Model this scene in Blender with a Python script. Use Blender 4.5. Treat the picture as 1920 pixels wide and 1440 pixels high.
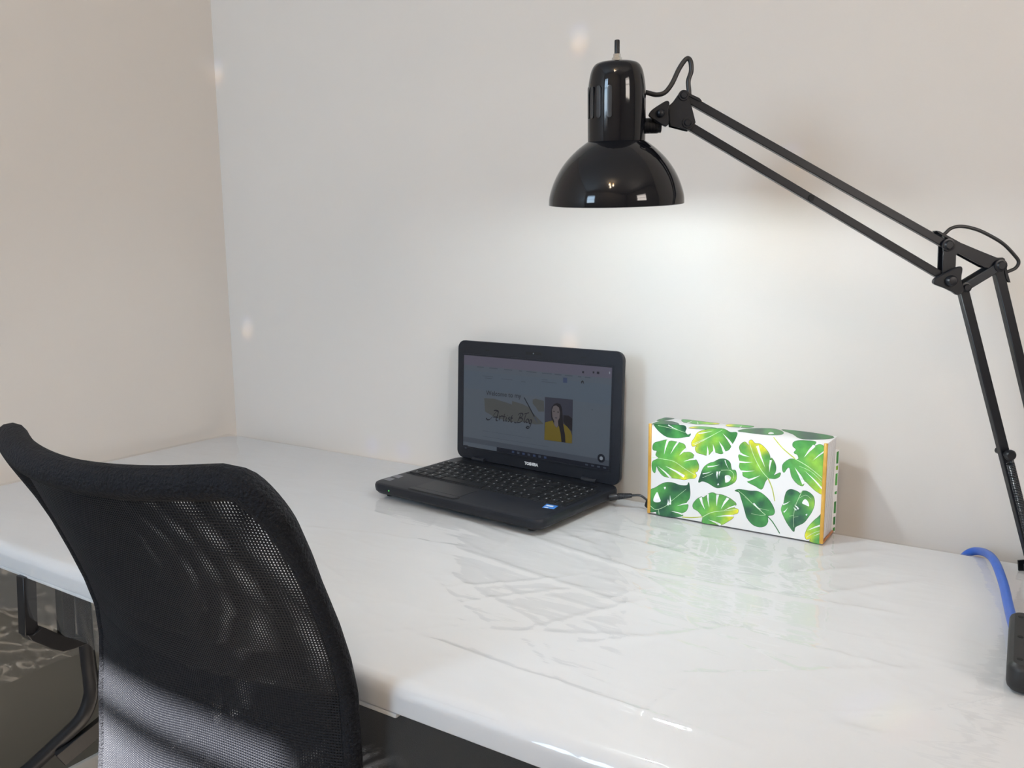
import bpy, bmesh, math, random
import numpy as np
from mathutils import Vector, Matrix
from mathutils.geometry import delaunay_2d_cdt

for _o in list(bpy.data.objects):
    bpy.data.objects.remove(_o, do_unlink=True)
SC = bpy.context.scene
COL = SC.collection
random.seed(7)
PI = math.pi

# ------------------------------------------------------------------ camera
CAM = Vector((0.0, 0.0, 1.165))
FPX = 1554.0                                   # focal length in pixels of the 1920 wide frame
RM = Matrix(((0.84069375, 0.07475429, -0.53632622),
             (0.54143452, -0.13267000, 0.83020921),
             (-0.00909270, -0.98833722, -0.15200939)))   # columns: image right, image down, view direction
cd = bpy.data.cameras.new('camera')
cam = bpy.data.objects.new('camera', cd)
COL.objects.link(cam)
cx, cy, cz = (Vector((RM[0][i], RM[1][i], RM[2][i])) for i in range(3))
m4 = Matrix.Identity(4)
for i, c in enumerate((cx, -cy, -cz)):
    for r in range(3):
        m4[r][i] = c[r]
m4.translation = CAM
cam.matrix_world = m4
cd.sensor_width = 36.0
cd.lens = FPX * 36.0 / 1920.0
cd.clip_start = 0.02
SC.camera = cam

# ------------------------------------------------------------------ world, sun, daylight in the windows, exposure
SC.view_settings.view_transform = 'Standard'
SC.view_settings.look = 'None'
SC.view_settings.gamma = 1.0
SC.view_settings.use_curve_mapping = False
SC.view_settings.exposure = 0.13
w = bpy.data.worlds.new('world'); SC.world = w; w.use_nodes = True
nt = w.node_tree
bg = nt.nodes['Background']
sky = nt.nodes.new('ShaderNodeTexSky'); sky.sky_type = 'NISHITA'; sky.sun_disc = False
sky.sun_elevation = math.radians(38); sky.sun_rotation = math.radians(208)
nt.links.new(sky.outputs[0], bg.inputs[0]); bg.inputs[1].default_value = 0.25

WALL_X, WALL_Y, ROOM_R, ROOM_B, CEIL = -1.698, 1.345, 1.75, -1.5, 2.5
W1 = (-1.55, -0.86, 1.22, 2.222)      # window in the wall behind the camera: x0, x1, z0, z1
W2 = (-0.35, 0.45, 1.40, 2.20)        # window in the right wall

def light(name, kind, loc, energy, color, direction=None, **kw):
    l = bpy.data.lights.new(name, kind); l.energy = energy; l.color = color
    for k, v in kw.items():
        setattr(l, k, v)
    o = bpy.data.objects.new(name, l); COL.objects.link(o); o.location = loc
    if direction is not None:
        o.rotation_euler = Vector(direction).to_track_quat('-Z', 'Y').to_euler()
    return o
SUN_DIR = Vector((0.12, 0.88, -0.64)).normalized()
light('sun', 'SUN', (-4, -6, 6), 80.0, (1.0, 0.96, 0.90), SUN_DIR, angle=math.radians(0.9))
light('daylight_rear', 'AREA', ((W1[0] + W1[1]) / 2, ROOM_B - 0.16, (W1[2] + W1[3]) / 2), 34.0, (0.53, 0.76, 1.0), (0, 1, 0),
      shape='RECTANGLE', size=W1[1] - W1[0], size_y=W1[3] - W1[2])
light('daylight_far', 'AREA', (ROOM_R + 0.16, (W2[0] + W2[1]) / 2, (W2[2] + W2[3]) / 2), 31.0, (1.0, 0.88, 0.78), (-1, 0, 0),
      shape='RECTANGLE', size=W2[3] - W2[2], size_y=W2[1] - W2[0])

# ------------------------------------------------------------------ materials
def mat(name, color, rough=0.5, metal=0.0, spec=0.5, noise=0.0, nscale=30.0, bump=0.0, bscale=200.0, coat=0.0, emit=None, estr=0.0, sheen=0.0):
    m = bpy.data.materials.new(name); m.use_nodes = True
    t = m.node_tree; b = t.nodes['Principled BSDF']
    b.inputs['Base Color'].default_value = (*color, 1)
    b.inputs['Roughness'].default_value = rough
    b.inputs['Metallic'].default_value = metal
    b.inputs['Specular IOR Level'].default_value = spec
    b.inputs['Coat Weight'].default_value = coat
    b.inputs['Coat Roughness'].default_value = 0.03
    b.inputs['Sheen Weight'].default_value = sheen
    if emit:
        b.inputs['Emission Color'].default_value = (*emit, 1); b.inputs['Emission Strength'].default_value = estr
    tc = t.nodes.new('ShaderNodeTexCoord')
    if noise:
        n = t.nodes.new('ShaderNodeTexNoise'); n.inputs['Scale'].default_value = nscale; n.inputs['Detail'].default_value = 5
        r = t.nodes.new('ShaderNodeMapRange'); r.inputs[1].default_value = 0.3; r.inputs[2].default_value = 0.7
        r.inputs[3].default_value = 1 - noise; r.inputs[4].default_value = 1 + noise
        mx = t.nodes.new('ShaderNodeMix'); mx.data_type = 'RGBA'; mx.blend_type = 'MULTIPLY'; mx.inputs[0].default_value = 1
        mx.inputs[6].default_value = (*color, 1)
        t.links.new(tc.outputs['Object'], n.inputs['Vector']); t.links.new(n.outputs[0], r.inputs[0])
        t.links.new(r.outputs[0], mx.inputs[7]); t.links.new(mx.outputs[2], b.inputs['Base Color'])
    if bump:
        n2 = t.nodes.new('ShaderNodeTexNoise'); n2.inputs['Scale'].default_value = bscale; n2.inputs['Detail'].default_value = 3
        bp = t.nodes.new('ShaderNodeBump'); bp.inputs['Strength'].default_value = bump; bp.inputs['Distance'].default_value = 0.002 if bump < 0.8 else 0.005
        t.links.new(tc.outputs['Object'], n2.inputs['Vector']); t.links.new(n2.outputs[0], bp.inputs['Height'])
        t.links.new(bp.outputs[0], b.inputs['Normal'])
    return m

def srgb(r, g, b):
    f = lambda c: (c / 255 / 12.92) if c / 255 <= 0.04045 else ((c / 255 + 0.055) / 1.055) ** 2.4
    return (f(r), f(g), f(b))

M = {}
M['wall'] = mat('wall_paint', (0.65, 0.612, 0.572), 0.62, spec=0.3, noise=0.012, nscale=3, bump=0.05, bscale=420)
M['wall_shade'] = mat('painted_wall_shade', (0.15, 0.153, 0.142), 0.55, noise=0.04, nscale=3)  # shade under the table, put into the colour of the lower walls
M['ceiling'] = mat('ceiling_paint', (0.80, 0.79, 0.77), 0.8, noise=0.01, nscale=4)
M['floor'] = mat('floor_vinyl', (0.20, 0.175, 0.15), 0.5, noise=0.15, nscale=9)
M['trim'] = mat('trim_paint', (0.75, 0.74, 0.72), 0.4, noise=0.01)
M['table'] = mat('table_plastic', (0.76, 0.765, 0.775), 0.42, spec=0.45, noise=0.02, nscale=7, bump=0.04, bscale=600)
M['leg'] = mat('leg_metal', (0.016, 0.016, 0.018), 0.38, spec=0.35, noise=0.12, nscale=40)
M['laptop'] = mat('laptop_plastic', (0.009, 0.0108, 0.016), 0.42, spec=0.32, noise=0.08, nscale=150, bump=0.04, bscale=900)
M['laptop_key'] = mat('key_plastic', (0.006, 0.007, 0.009), 0.5, spec=0.3, noise=0.06, nscale=200)
M['legend'] = mat('key_legend_white', (0.85, 0.87, 0.9), 0.5, noise=0.03)
M['pad'] = mat('touchpad_plastic', (0.014, 0.015, 0.018), 0.42, spec=0.35, noise=0.05, nscale=300)
M['rubber'] = mat('rubber', (0.010, 0.010, 0.011), 0.6, noise=0.05)
M['cable'] = mat('black_cable', (0.012, 0.012, 0.014), 0.38, noise=0.05)
M['silver'] = mat('silver_print', (0.72, 0.73, 0.74), 0.35, noise=0.03)
M['green_led'] = mat('green_led', (0.05, 0.5, 0.08), 0.3, noise=0.02, emit=(0.10, 0.9, 0.12), estr=0.9)
M['lamp'] = mat('black_gloss_enamel', (0.004, 0.0045, 0.007), 0.07, spec=0.42, noise=0.05, nscale=20)
M['lamp_in'] = mat('shade_white_inside', (0.78, 0.78, 0.76), 0.4, noise=0.02)
M['arm'] = mat('black_arm_metal', (0.008, 0.009, 0.0125), 0.34, spec=0.36, noise=0.2, nscale=26, bump=0.03, bscale=300)
M['steel'] = mat('bright_steel', (0.72, 0.72, 0.70), 0.2, metal=1.0, noise=0.05)
M['slot'] = mat('slot_edge', (0.030, 0.033, 0.038), 0.2, spec=0.6, noise=0.05)
M['chair_pad'] = mat('black_mesh_pad', (0.008, 0.009, 0.013), 0.7, spec=0.22, noise=0.2, nscale=60, bump=1.0, bscale=330)
M['chair_mesh'] = mat('black_mesh_thread', (0.007, 0.008, 0.012), 0.5, spec=0.3, noise=0.1, nscale=400)
M['chair_plastic'] = mat('chair_plastic', (0.015, 0.015, 0.017), 0.45, noise=0.08)
M['seat'] = mat('seat_fabric', (0.018, 0.020, 0.026), 0.85, noise=0.25, nscale=300, bump=0.5, bscale=700, sheen=0.2)
M['gold'] = mat('gold_trim', srgb(214, 165, 75), 0.32, metal=0.35, noise=0.1, nscale=80)
M['copper'] = mat('copper_trim', srgb(190, 125, 75), 0.35, metal=0.4, noise=0.1, nscale=80)
M['paper'] = mat('white_box_paper', (0.86, 0.86, 0.87), 0.32, spec=0.5, noise=0.012, nscale=12)
M['paper_side'] = mat('white_side_paper', (0.80, 0.79, 0.80), 0.4, noise=0.012, nscale=12)
M['lattice'] = mat('grey_line_print', (0.36, 0.34, 0.36), 0.5, noise=0.05)
M['blue'] = mat('blue_cable', srgb(52, 98, 190), 0.38, noise=0.06, nscale=60)
M['outlet'] = mat('outlet_rubber', (0.012, 0.012, 0.013), 0.5, noise=0.08, nscale=90, bump=0.05, bscale=600)
M['hole'] = mat('slot_dark', (0.003, 0.003, 0.003), 0.7, noise=0.02)
M['frame'] = mat('window_frame_paint', (0.78, 0.78, 0.77), 0.4, noise=0.02)
M['led'] = mat('white_lit_bulb', (0.9, 0.9, 0.9), 0.4, noise=0.01, emit=(1.0, 0.98, 0.95), estr=6.0)
M['bulb'] = mat('warm_bulb', (1.0, 0.8, 0.5), 0.3, noise=0.02, emit=(1.0, 0.62, 0.25), estr=30.0)
M['brushed'] = mat('brushed_nickel', (0.55, 0.53, 0.5), 0.3, metal=1.0, noise=0.05)

def mat_glass():
    m = bpy.data.materials.new('window_glass'); m.use_nodes = True; t = m.node_tree; t.nodes.clear()
    o = t.nodes.new('ShaderNodeOutputMaterial'); a = t.nodes.new('ShaderNodeBsdfTransparent'); g = t.nodes.new('ShaderNodeBsdfGlossy')
    g.inputs['Roughness'].default_value = 0.02; x = t.nodes.new('ShaderNodeMixShader'); f = t.nodes.new('ShaderNodeFresnel'); f.inputs[0].default_value = 1.45
    gm = t.nodes.new('ShaderNodeNewGeometry'); im = t.nodes.new('ShaderNodeMapRange'); im.inputs[3].default_value = 1.45; im.inputs[4].default_value = 1 / 1.45
    t.links.new(gm.outputs['Backfacing'], im.inputs[0]); t.links.new(im.outputs[0], f.inputs[0])
    t.links.new(f.outputs[0], x.inputs[0]); t.links.new(a.outputs[0], x.inputs[1]); t.links.new(g.outputs[0], x.inputs[2]); t.links.new(x.outputs[0], o.inputs[0])
    return m
M['glass'] = mat_glass()

def mat_film():
    m = bpy.data.materials.new('clear_plastic_film'); m.use_nodes = True; t = m.node_tree; t.nodes.clear()
    o = t.nodes.new('ShaderNodeOutputMaterial')
    tr = t.nodes.new('ShaderNodeBsdfTransparent'); tr.inputs[0].default_value = (0.995, 0.995, 0.995, 1)
    df = t.nodes.new('ShaderNodeBsdfDiffuse'); df.inputs[0].default_value = (0.8, 0.8, 0.8, 1)
    mx0 = t.nodes.new('ShaderNodeMixShader'); mx0.inputs[0].default_value = 0.04
    gl = t.nodes.new('ShaderNodeBsdfGlossy'); gl.inputs['Roughness'].default_value = 0.05
    fr = t.nodes.new('ShaderNodeFresnel'); fr.inputs[0].default_value = 1.42
    mx = t.nodes.new('ShaderNodeMixShader')
    gm = t.nodes.new('ShaderNodeNewGeometry')           # a thin film reflects alike from both sides
    im = t.nodes.new('ShaderNodeMapRange'); im.inputs[3].default_value = 1.5; im.inputs[4].default_value = 1 / 1.5
    t.links.new(gm.outputs['Backfacing'], im.inputs[0]); t.links.new(im.outputs[0], fr.inputs[0])
    tc = t.nodes.new('ShaderNodeTexCoord')
    mp = t.nodes.new('ShaderNodeMapping'); mp.inputs['Rotation'].default_value = (0, 0, -0.35); mp.inputs['Scale'].default_value = (9, 46, 30)
    ns = t.nodes.new('ShaderNodeTexNoise'); ns.inputs['Scale'].default_value = 1.0; ns.inputs['Detail'].default_value = 3; ns.inputs['Distortion'].default_value = 0.6
    bp = t.nodes.new('ShaderNodeBump'); bp.inputs['Strength'].default_value = 0.22; bp.inputs['Distance'].default_value = 0.004
    t.links.new(tc.outputs['Object'], mp.inputs[0]); t.links.new(mp.outputs[0], ns.inputs['Vector']); t.links.new(ns.outputs[0], bp.inputs['Height'])
    for n_ in (gl, fr):
        t.links.new(bp.outputs[0], n_.inputs['Normal'])
    t.links.new(tr.outputs[0], mx0.inputs[1]); t.links.new(df.outputs[0], mx0.inputs[2])
    t.links.new(fr.outputs[0], mx.inputs[0]); t.links.new(mx0.outputs[0], mx.inputs[1]); t.links.new(gl.outputs[0], mx.inputs[2])
    t.links.new(mx.outputs[0], o.inputs[0])
    return m
M['film'] = mat_film()

def mat_vcol(name, rough=0.35, emit=0.0):
    m = bpy.data.materials.new(name); m.use_nodes = True; t = m.node_tree; b = t.nodes['Principled BSDF']
    a = t.nodes.new('ShaderNodeVertexColor'); a.layer_name = 'ink'
    n = t.nodes.new('ShaderNodeTexNoise'); n.inputs['Scale'].default_value = 90; n.inputs['Detail'].default_value = 4
    tc = t.nodes.new('ShaderNodeTexCoord'); t.links.new(tc.outputs['Object'], n.inputs['Vector'])
    r = t.nodes.new('ShaderNodeMapRange'); r.inputs[1].default_value = 0.3; r.inputs[2].default_value = 0.7; r.inputs[3].default_value = 0.82; r.inputs[4].default_value = 1.18
    mx = t.nodes.new('ShaderNodeMix'); mx.data_type = 'RGBA'; mx.blend_type = 'MULTIPLY'; mx.inputs[0].default_value = 1
    t.links.new(n.outputs[0], r.inputs[0]); t.links.new(a.outputs[0], mx.inputs[6]); t.links.new(r.outputs[0], mx.inputs[7])
    t.links.new(mx.outputs[2], b.inputs['Base Color']); b.inputs['Roughness'].default_value = rough
    return m
M['ink'] = mat_vcol('watercolour_leaf_print')

# ------------------------------------------------------------------ helpers
def link(name, me, material=None, parent=None, smooth=False, loc=None):
    o = bpy.data.objects.new(name, me); COL.objects.link(o)
    if material is not None and not me.materials:
        for mm in (material if isinstance(material, (list, tuple)) else [material]):
            me.materials.append(M[mm] if isinstance(mm, str) else mm)
    if smooth:
        me.shade_smooth()
    if parent is not None:
        o.parent = parent
    if loc is not None:
        o.location = loc
    return o

def mesh(verts, faces):
    me = bpy.data.meshes.new('mesh'); me.from_pydata([tuple(v) for v in verts], [], faces); me.update(); return me

def obj(name, verts, faces, material, parent=None, smooth=False, loc=None):
    return link(name, mesh(verts, faces), material, parent, smooth, loc)

def bm_obj(name, bm, material, parent=None, smooth=False, loc=None, angle=None):
    bmesh.ops.recalc_face_normals(bm, faces=bm.faces[:])
    me = bpy.data.meshes.new('mesh'); bm.to_mesh(me); bm.free()
    o = link(name, me, material, parent, smooth, loc)
    if angle:
        me.shade_smooth(); me.set_sharp_from_angle(angle=math.radians(angle))
    return o

def tag(o, label, cat, group=None, kind=None):
    if label: o['label'] = label
    if cat: o['category'] = cat
    if group: o['group'] = group
    if kind: o['kind'] = kind
    return o

def thing(name, label, cat, loc=(0, 0, 0), rz=0.0, group=None):
    o = bpy.data.objects.new(name, None); COL.objects.link(o); o.location = loc; o.rotation_euler = (0, 0, rz)
    o.empty_display_size = 0.05
    return tag(o, label, cat, group)

def struct(o):
    o['kind'] = 'structure'; return o

def add_box(bm, x0, x1, y0, y1, z0, z1, bevel=0.0, seg=2):
    r = bmesh.ops.create_cube(bm, size=1.0)
    vs = r['verts']
    for v in vs:
        v.co = Vector(((x0 + x1) / 2 + v.co.x * (x1 - x0), (y0 + y1) / 2 + v.co.y * (y1 - y0), (z0 + z1) / 2 + v.co.z * (z1 - z0)))
    if bevel:
        es = list({e for v in vs for e in v.link_edges})
        bmesh.ops.bevel(bm, geom=es, offset=bevel, segments=seg, affect='EDGES', profile=0.5)

def box(name, x0, x1, y0, y1, z0, z1, material, parent=None, bevel=0.0, seg=2):
    bm = bmesh.new(); add_box(bm, x0, x1, y0, y1, z0, z1, bevel, seg)
    return bm_obj(name, bm, material, parent, angle=40 if bevel else None)

def spline(pts, n=8, closed=False):
    P = [Vector(p) for p in pts]; out = []
    N = len(P); rng = N if closed else N - 1
    for i in range(rng):
        if closed:
            p0, p1, p2, p3 = P[(i - 1) % N], P[i], P[(i + 1) % N], P[(i + 2) % N]
        else:
            p0, p1, p2, p3 = P[max(i - 1, 0)], P[i], P[i + 1], P[min(i + 2, N - 1)]
        for k in range(n):
            t = k / n
            out.append(0.5 * ((2 * p1) + (p2 - p0) * t + (2 * p0 - 5 * p1 + 4 * p2 - p3) * t * t + (3 * p1 - p0 - 3 * p2 + p3) * t ** 3))
    if not closed:
        out.append(P[-1])
    return out

def tube_geo(path, rad, seg=10, cap=True, closed=False, flat=1.0, updir=None):
    P = [Vector(p) for p in path]; n = len(P)
    rads = rad if isinstance(rad, (list, tuple)) else [rad] * n
    V = []; Fc = []; prev = None
    for i in range(n):
        if closed:
            t = (P[(i + 1) % n] - P[(i - 1) % n]).normalized()
        else:
            t = (P[min(i + 1, n - 1)] - P[max(i - 1, 0)]).normalized()
        if updir is not None:
            a = Vector(updir) - t * Vector(updir).dot(t); a.normalize()
        elif prev is None:
            a = t.orthogonal().normalized()
        else:
            a = (prev - t * prev.dot(t)).normalized()
        prev = a; b = t.cross(a)
        for k in range(seg):
            th = 2 * PI * k / seg
            V.append(P[i] + (a * math.cos(th) * flat + b * math.sin(th)) * rads[i])
    for i in range(n if closed else n - 1):
        j = (i + 1) % n
        for k in range(seg):
            l = (k + 1) % seg
            Fc.append((i * seg + k, i * seg + l, j * seg + l, j * seg + k))
    if cap and not closed:
        Fc.append(tuple(range(seg))[::-1]); Fc.append(tuple((n - 1) * seg + k for k in range(seg)))
    return V, Fc

def tube(name, path, rad, material, parent=None, seg=10, **kw):
    V, Fc = tube_geo(path, rad, seg, **kw)
    bm = bmesh.new(); vs = [bm.verts.new(v) for v in V]
    for f in Fc: bm.faces.new([vs[i] for i in f])
    return bm_obj(name, bm, material, parent, angle=50)

def lathe_geo(prof, seg=48, M_=None):
    V = []; Fc = []; n = len(prof)
    for r, z in prof:
        for k in range(seg):
            a = 2 * PI * k / seg; V.append(Vector((r * math.cos(a), r * math.sin(a), z)))
    for i in range(n - 1):
        for k in range(seg):
            l = (k + 1) % seg; Fc.append((i * seg + k, i * seg + l, (i + 1) * seg + l, (i + 1) * seg + k))
    if M_ is not None: V = [M_ @ v for v in V]
    return V, Fc

def lathe(name, prof, material, parent=None, seg=48, M_=None, angle=45):
    V, Fc = lathe_geo(prof, seg, M_)
    bm = bmesh.new(); vs = [bm.verts.new(v) for v in V]
    for f in Fc: bm.faces.new([vs[i] for i in f])
    bmesh.ops.remove_doubles(bm, verts=bm.verts[:], dist=1e-6)
    return bm_obj(name, bm, material, parent, angle=angle)

def bar(name, p, q, wdt, thk, nrm, material, parent=None, bevel=0.001):
    """straight flat bar from p to q; wdt in its plane, thk along nrm"""
    p, q, nrm = Vector(p), Vector(q), Vector(nrm).normalized()
    d = (q - p); L = d.length; d.normalize(); s = nrm.cross(d).normalized(); nn = d.cross(s)
    bm = bmesh.new(); add_box(bm, 0, L, -wdt / 2, wdt / 2, -thk / 2, thk / 2, bevel, 1)
    for v in bm.verts:
        v.co = p + d * v.co.x + s * v.co.y + nn * v.co.z
    return bm_obj(name, bm, material, parent, angle=40)

def prism(name, pts, off, material, parent=None, bevel=0.0):
    """polygon (list of 3D points) extruded by vector off"""
    bm = bmesh.new(); vs = [bm.verts.new(Vector(p)) for p in pts]
    f = bm.faces.new(vs)
    r = bmesh.ops.extrude_face_region(bm, geom=[f])
    for v in [e for e in r['geom'] if isinstance(e, bmesh.types.BMVert)]:
        v.co += Vector(off)
    if bevel:
        bmesh.ops.recalc_face_normals(bm, faces=bm.faces[:])
        bmesh.ops.bevel(bm, geom=[e for e in bm.edges], offset=bevel, segments=1, affect='EDGES')
    return bm_obj(name, bm, material, parent, angle=35)

def rod(name, p, q, r, material, parent=None, seg=16):
    return tube(name, [p, q], r, material, parent, seg)

def ray(x, y):
    return RM @ Vector((x - 960.0, y - 720.0, FPX))
def at_z(x, y, z):
    r = ray(x, y); return CAM + r * ((z - CAM.z) / r.z)
def at_y(x, y, Y):
    r = ray(x, y); return CAM + r * ((Y - CAM.y) / r.y)
def at_x(x, y, X):
    r = ray(x, y); return CAM + r * ((X - CAM.x) / r.x)
def at_plane(x, y, p0, n):
    r = ray(x, y); return CAM + r * ((Vector(p0) - CAM).dot(n) / r.dot(n))

def text_mesh(body, size, bold=0.0, shear=0.0):
    c = bpy.data.curves.new('text', 'FONT'); c.body = body; c.size = size; c.offset = bold; c.shear = shear
    c.resolution_u = 3
    o = bpy.data.objects.new('text', c); COL.objects.link(o)
    dg = bpy.context.evaluated_depsgraph_get()
    me = bpy.data.meshes.new_from_object(o.evaluated_get(dg))
    bpy.data.objects.remove(o); me.materials.clear()
    return me

# ------------------------------------------------------------------ the room
T = 0.12
def wall_with_hole(name, axis, pos, out, a0, a1, z0, z1, hole):
    """wall slab with a rectangular opening, inner face at pos, thickness T towards out"""
    h0, h1, g0, g1 = hole
    bm = bmesh.new()
    lo, hi = sorted((pos, pos + out * T))
    for (p, q, r, s) in ((a0, h0, z0, z1), (h1, a1, z0, z1), (h0, h1, z0, g0), (h0, h1, g1, z1)):
        if axis == 'x': add_box(bm, lo, hi, p, q, r, s)
        else: add_box(bm, p, q, lo, hi, r, s)
    return struct(bm_obj(name, bm, 'wall'))
struct(box('wall_back', WALL_X - T, ROOM_R + T, WALL_Y, WALL_Y + T, 0, CEIL, 'wall'))
struct(box('wall_left', WALL_X - T, WALL_X, ROOM_B, WALL_Y, 0, CEIL, 'wall'))
wall_with_hole('wall_right', 'x', ROOM_R, 1, ROOM_B, WALL_Y, 0, CEIL, W2)
wall_with_hole('wall_rear', 'y', ROOM_B, -1, WALL_X - T, ROOM_R + T, 0, CEIL, W1)
struct(box('floor', WALL_X - T, ROOM_R + T, ROOM_B - T, WALL_Y + T, -0.1, 0, 'floor'))
struct(box('ceiling', WALL_X - T, ROOM_R + T, ROOM_B - T, WALL_Y + T, CEIL, CEIL + 0.1, 'ceiling'))
struct(box('shade_panel_1', WALL_X, WALL_X + 0.006, ROOM_B, WALL_Y, 0.0, 0.685, 'wall_shade', bevel=0.001))  # dark panels added on both lower walls to deepen the under-table shade
struct(box('shade_panel_2', WALL_X + 0.006, ROOM_R, WALL_Y - 0.006, WALL_Y, 0.0, 0.685, 'wall_shade', bevel=0.001))
struct(box('baseboard_back', WALL_X, ROOM_R, WALL_Y - 0.016, WALL_Y, 0, 0.09, 'trim', bevel=0.003))
struct(box('baseboard_left', WALL_X, WALL_X + 0.016, ROOM_B, WALL_Y - 0.016, 0, 0.09, 'trim', bevel=0.003))
struct(box('baseboard_right', ROOM_R - 0.012, ROOM_R, ROOM_B, WALL_Y - 0.016, 0, 0.09, 'trim', bevel=0.003))

def window(name, axis, pin, out, W):
    a0, a1, z0, z1 = W
    pa, pb = sorted((pin + out * 0.03, pin + out * 0.075)); pm = (pa + pb) / 2
    def ab(bm, p, q, a, b, c, d, bev=0.0):
        if axis == 'x': add_box(bm, p, q, a, b, c, d, bev)
        else: add_box(bm, a, b, p, q, c, d, bev)
    bm = bmesh.new()
    for (a, b, c, d) in ((a0, a1, z0, z0 + 0.045), (a0, a1, z1 - 0.02, z1), (a0, a0 + 0.04, z0 + 0.045, z1 - 0.02), (a1 - 0.04, a1, z0 + 0.045, z1 - 0.02)):
        ab(bm, pa, pb, a, b, c, d)
    o = struct(bm_obj(name, bm, 'frame'))
    for zz in (z1 - 0.095, (z0 + z1) / 2):
        bm = bmesh.new(); ab(bm, pa + 0.008, pb - 0.008, a0 + 0.04, a1 - 0.04, zz - 0.010, zz + 0.010); bm_obj('window_bar', bm, 'frame', o)
    zs = [z0 + 0.045, (z0 + z1) / 2 - 0.01, (z0 + z1) / 2 + 0.01, z1 - 0.105, z1 - 0.085, z1 - 0.02]
    for k in range(3):
        bm = bmesh.new(); ab(bm, pm - 0.002, pm + 0.002, a0 + 0.04, a1 - 0.04, zs[2 * k], zs[2 * k + 1]); bm_obj('pane', bm, 'glass', o)
    sa, sb = sorted((pin - out * 0.05, pin + out * 0.03))
    bm = bmesh.new(); ab(bm, sa, sb, a0 - 0.03, a1 + 0.03, z0 - 0.025, z0, 0.003); bm_obj('window_sill', bm, 'trim', o)
    return o
window('window_1', 'y', ROOM_B, -1, W1)
window('window_2', 'x', ROOM_R, 1, W2)

# ceiling fixture with three warm bulbs
cl = thing('ceiling_light', 'three-bulb brushed ceiling light with warm bulbs above the room', 'ceiling light', (0.0, -0.60, CEIL))
lathe('canopy', [(0.0, 0.0), (0.075, 0.0), (0.075, -0.012), (0.05, -0.03), (0.0, -0.034)], 'brushed', cl, 32)
for k in range(3):
    a = 2 * PI * k / 3 + 0.5
    d = Vector((math.cos(a), math.sin(a), 0))
    arm = tube('arm', spline([d * 0.03 + Vector((0, 0, -0.02)), d * 0.08 + Vector((0, 0, -0.03)), d * 0.11 + Vector((0, 0, -0.06))], 4), 0.008, 'brushed', cl, 8)
    lathe('bulb', [(0.0, -0.15), (0.018, -0.145), (0.029, -0.125), (0.028, -0.105), (0.014, -0.08), (0.013, -0.06), (0.0, -0.055)], 'bulb', cl, 20, Matrix.Translation(d * 0.11))
    light('bulb_light', 'POINT', Vector((0.0, -0.60, CEIL)) + d * 0.11 + Vector((0, 0, -0.19)), 3.0, (1.0, 0.84, 0.66), shadow_soft_size=0.04)

def fix(root):
    """children were built in world coordinates: keep them there under a moved root"""
    inv = root.matrix_basis.inverted()
    for c in root.children:
        c.matrix_parent_inverse = inv

# ------------------------------------------------------------------ folding table
TX0, TX1, TY0, TY1, TZ = -1.672, 0.56, 0.589, 1.305, 0.74
def rrect(x0, x1, y0, y1, r, n=8):
    out = []
    for (cx_, cy_, a0) in ((x1 - r, y1 - r, 0), (x0 + r, y1 - r, PI / 2), (x0 + r, y0 + r, PI), (x1 - r, y0 + r, 1.5 * PI)):
        for k in range(n + 1):
            a = a0 + PI / 2 * k / n
            out.append((cx_ + r * math.cos(a), cy_ + r * math.sin(a)))
    return out
def slab(name, x0, x1, y0, y1, r, levels, material, parent=None, M_=None):
    """rounded slab; levels = [(inset, z)...] from bottom to top"""
    bm = bmesh.new(); loops = []
    for ins, z in levels:
        loops.append([bm.verts.new((x, y, z)) for x, y in rrect(x0 + ins, x1 - ins, y0 + ins, y1 - ins, max(r - ins, 0.0008))])
    n = len(loops[0])
    for a, b in zip(loops, loops[1:]):
        for k in range(n):
            bm.faces.new((a[k], a[(k + 1) % n], b[(k + 1) % n], b[k]))
    bm.faces.new(loops[0][::-1]); bm.faces.new(loops[-1])
    if M_ is not None:
        bm.transform(M_)
    return bm_obj(name, bm, material, parent, angle=32)

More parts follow.
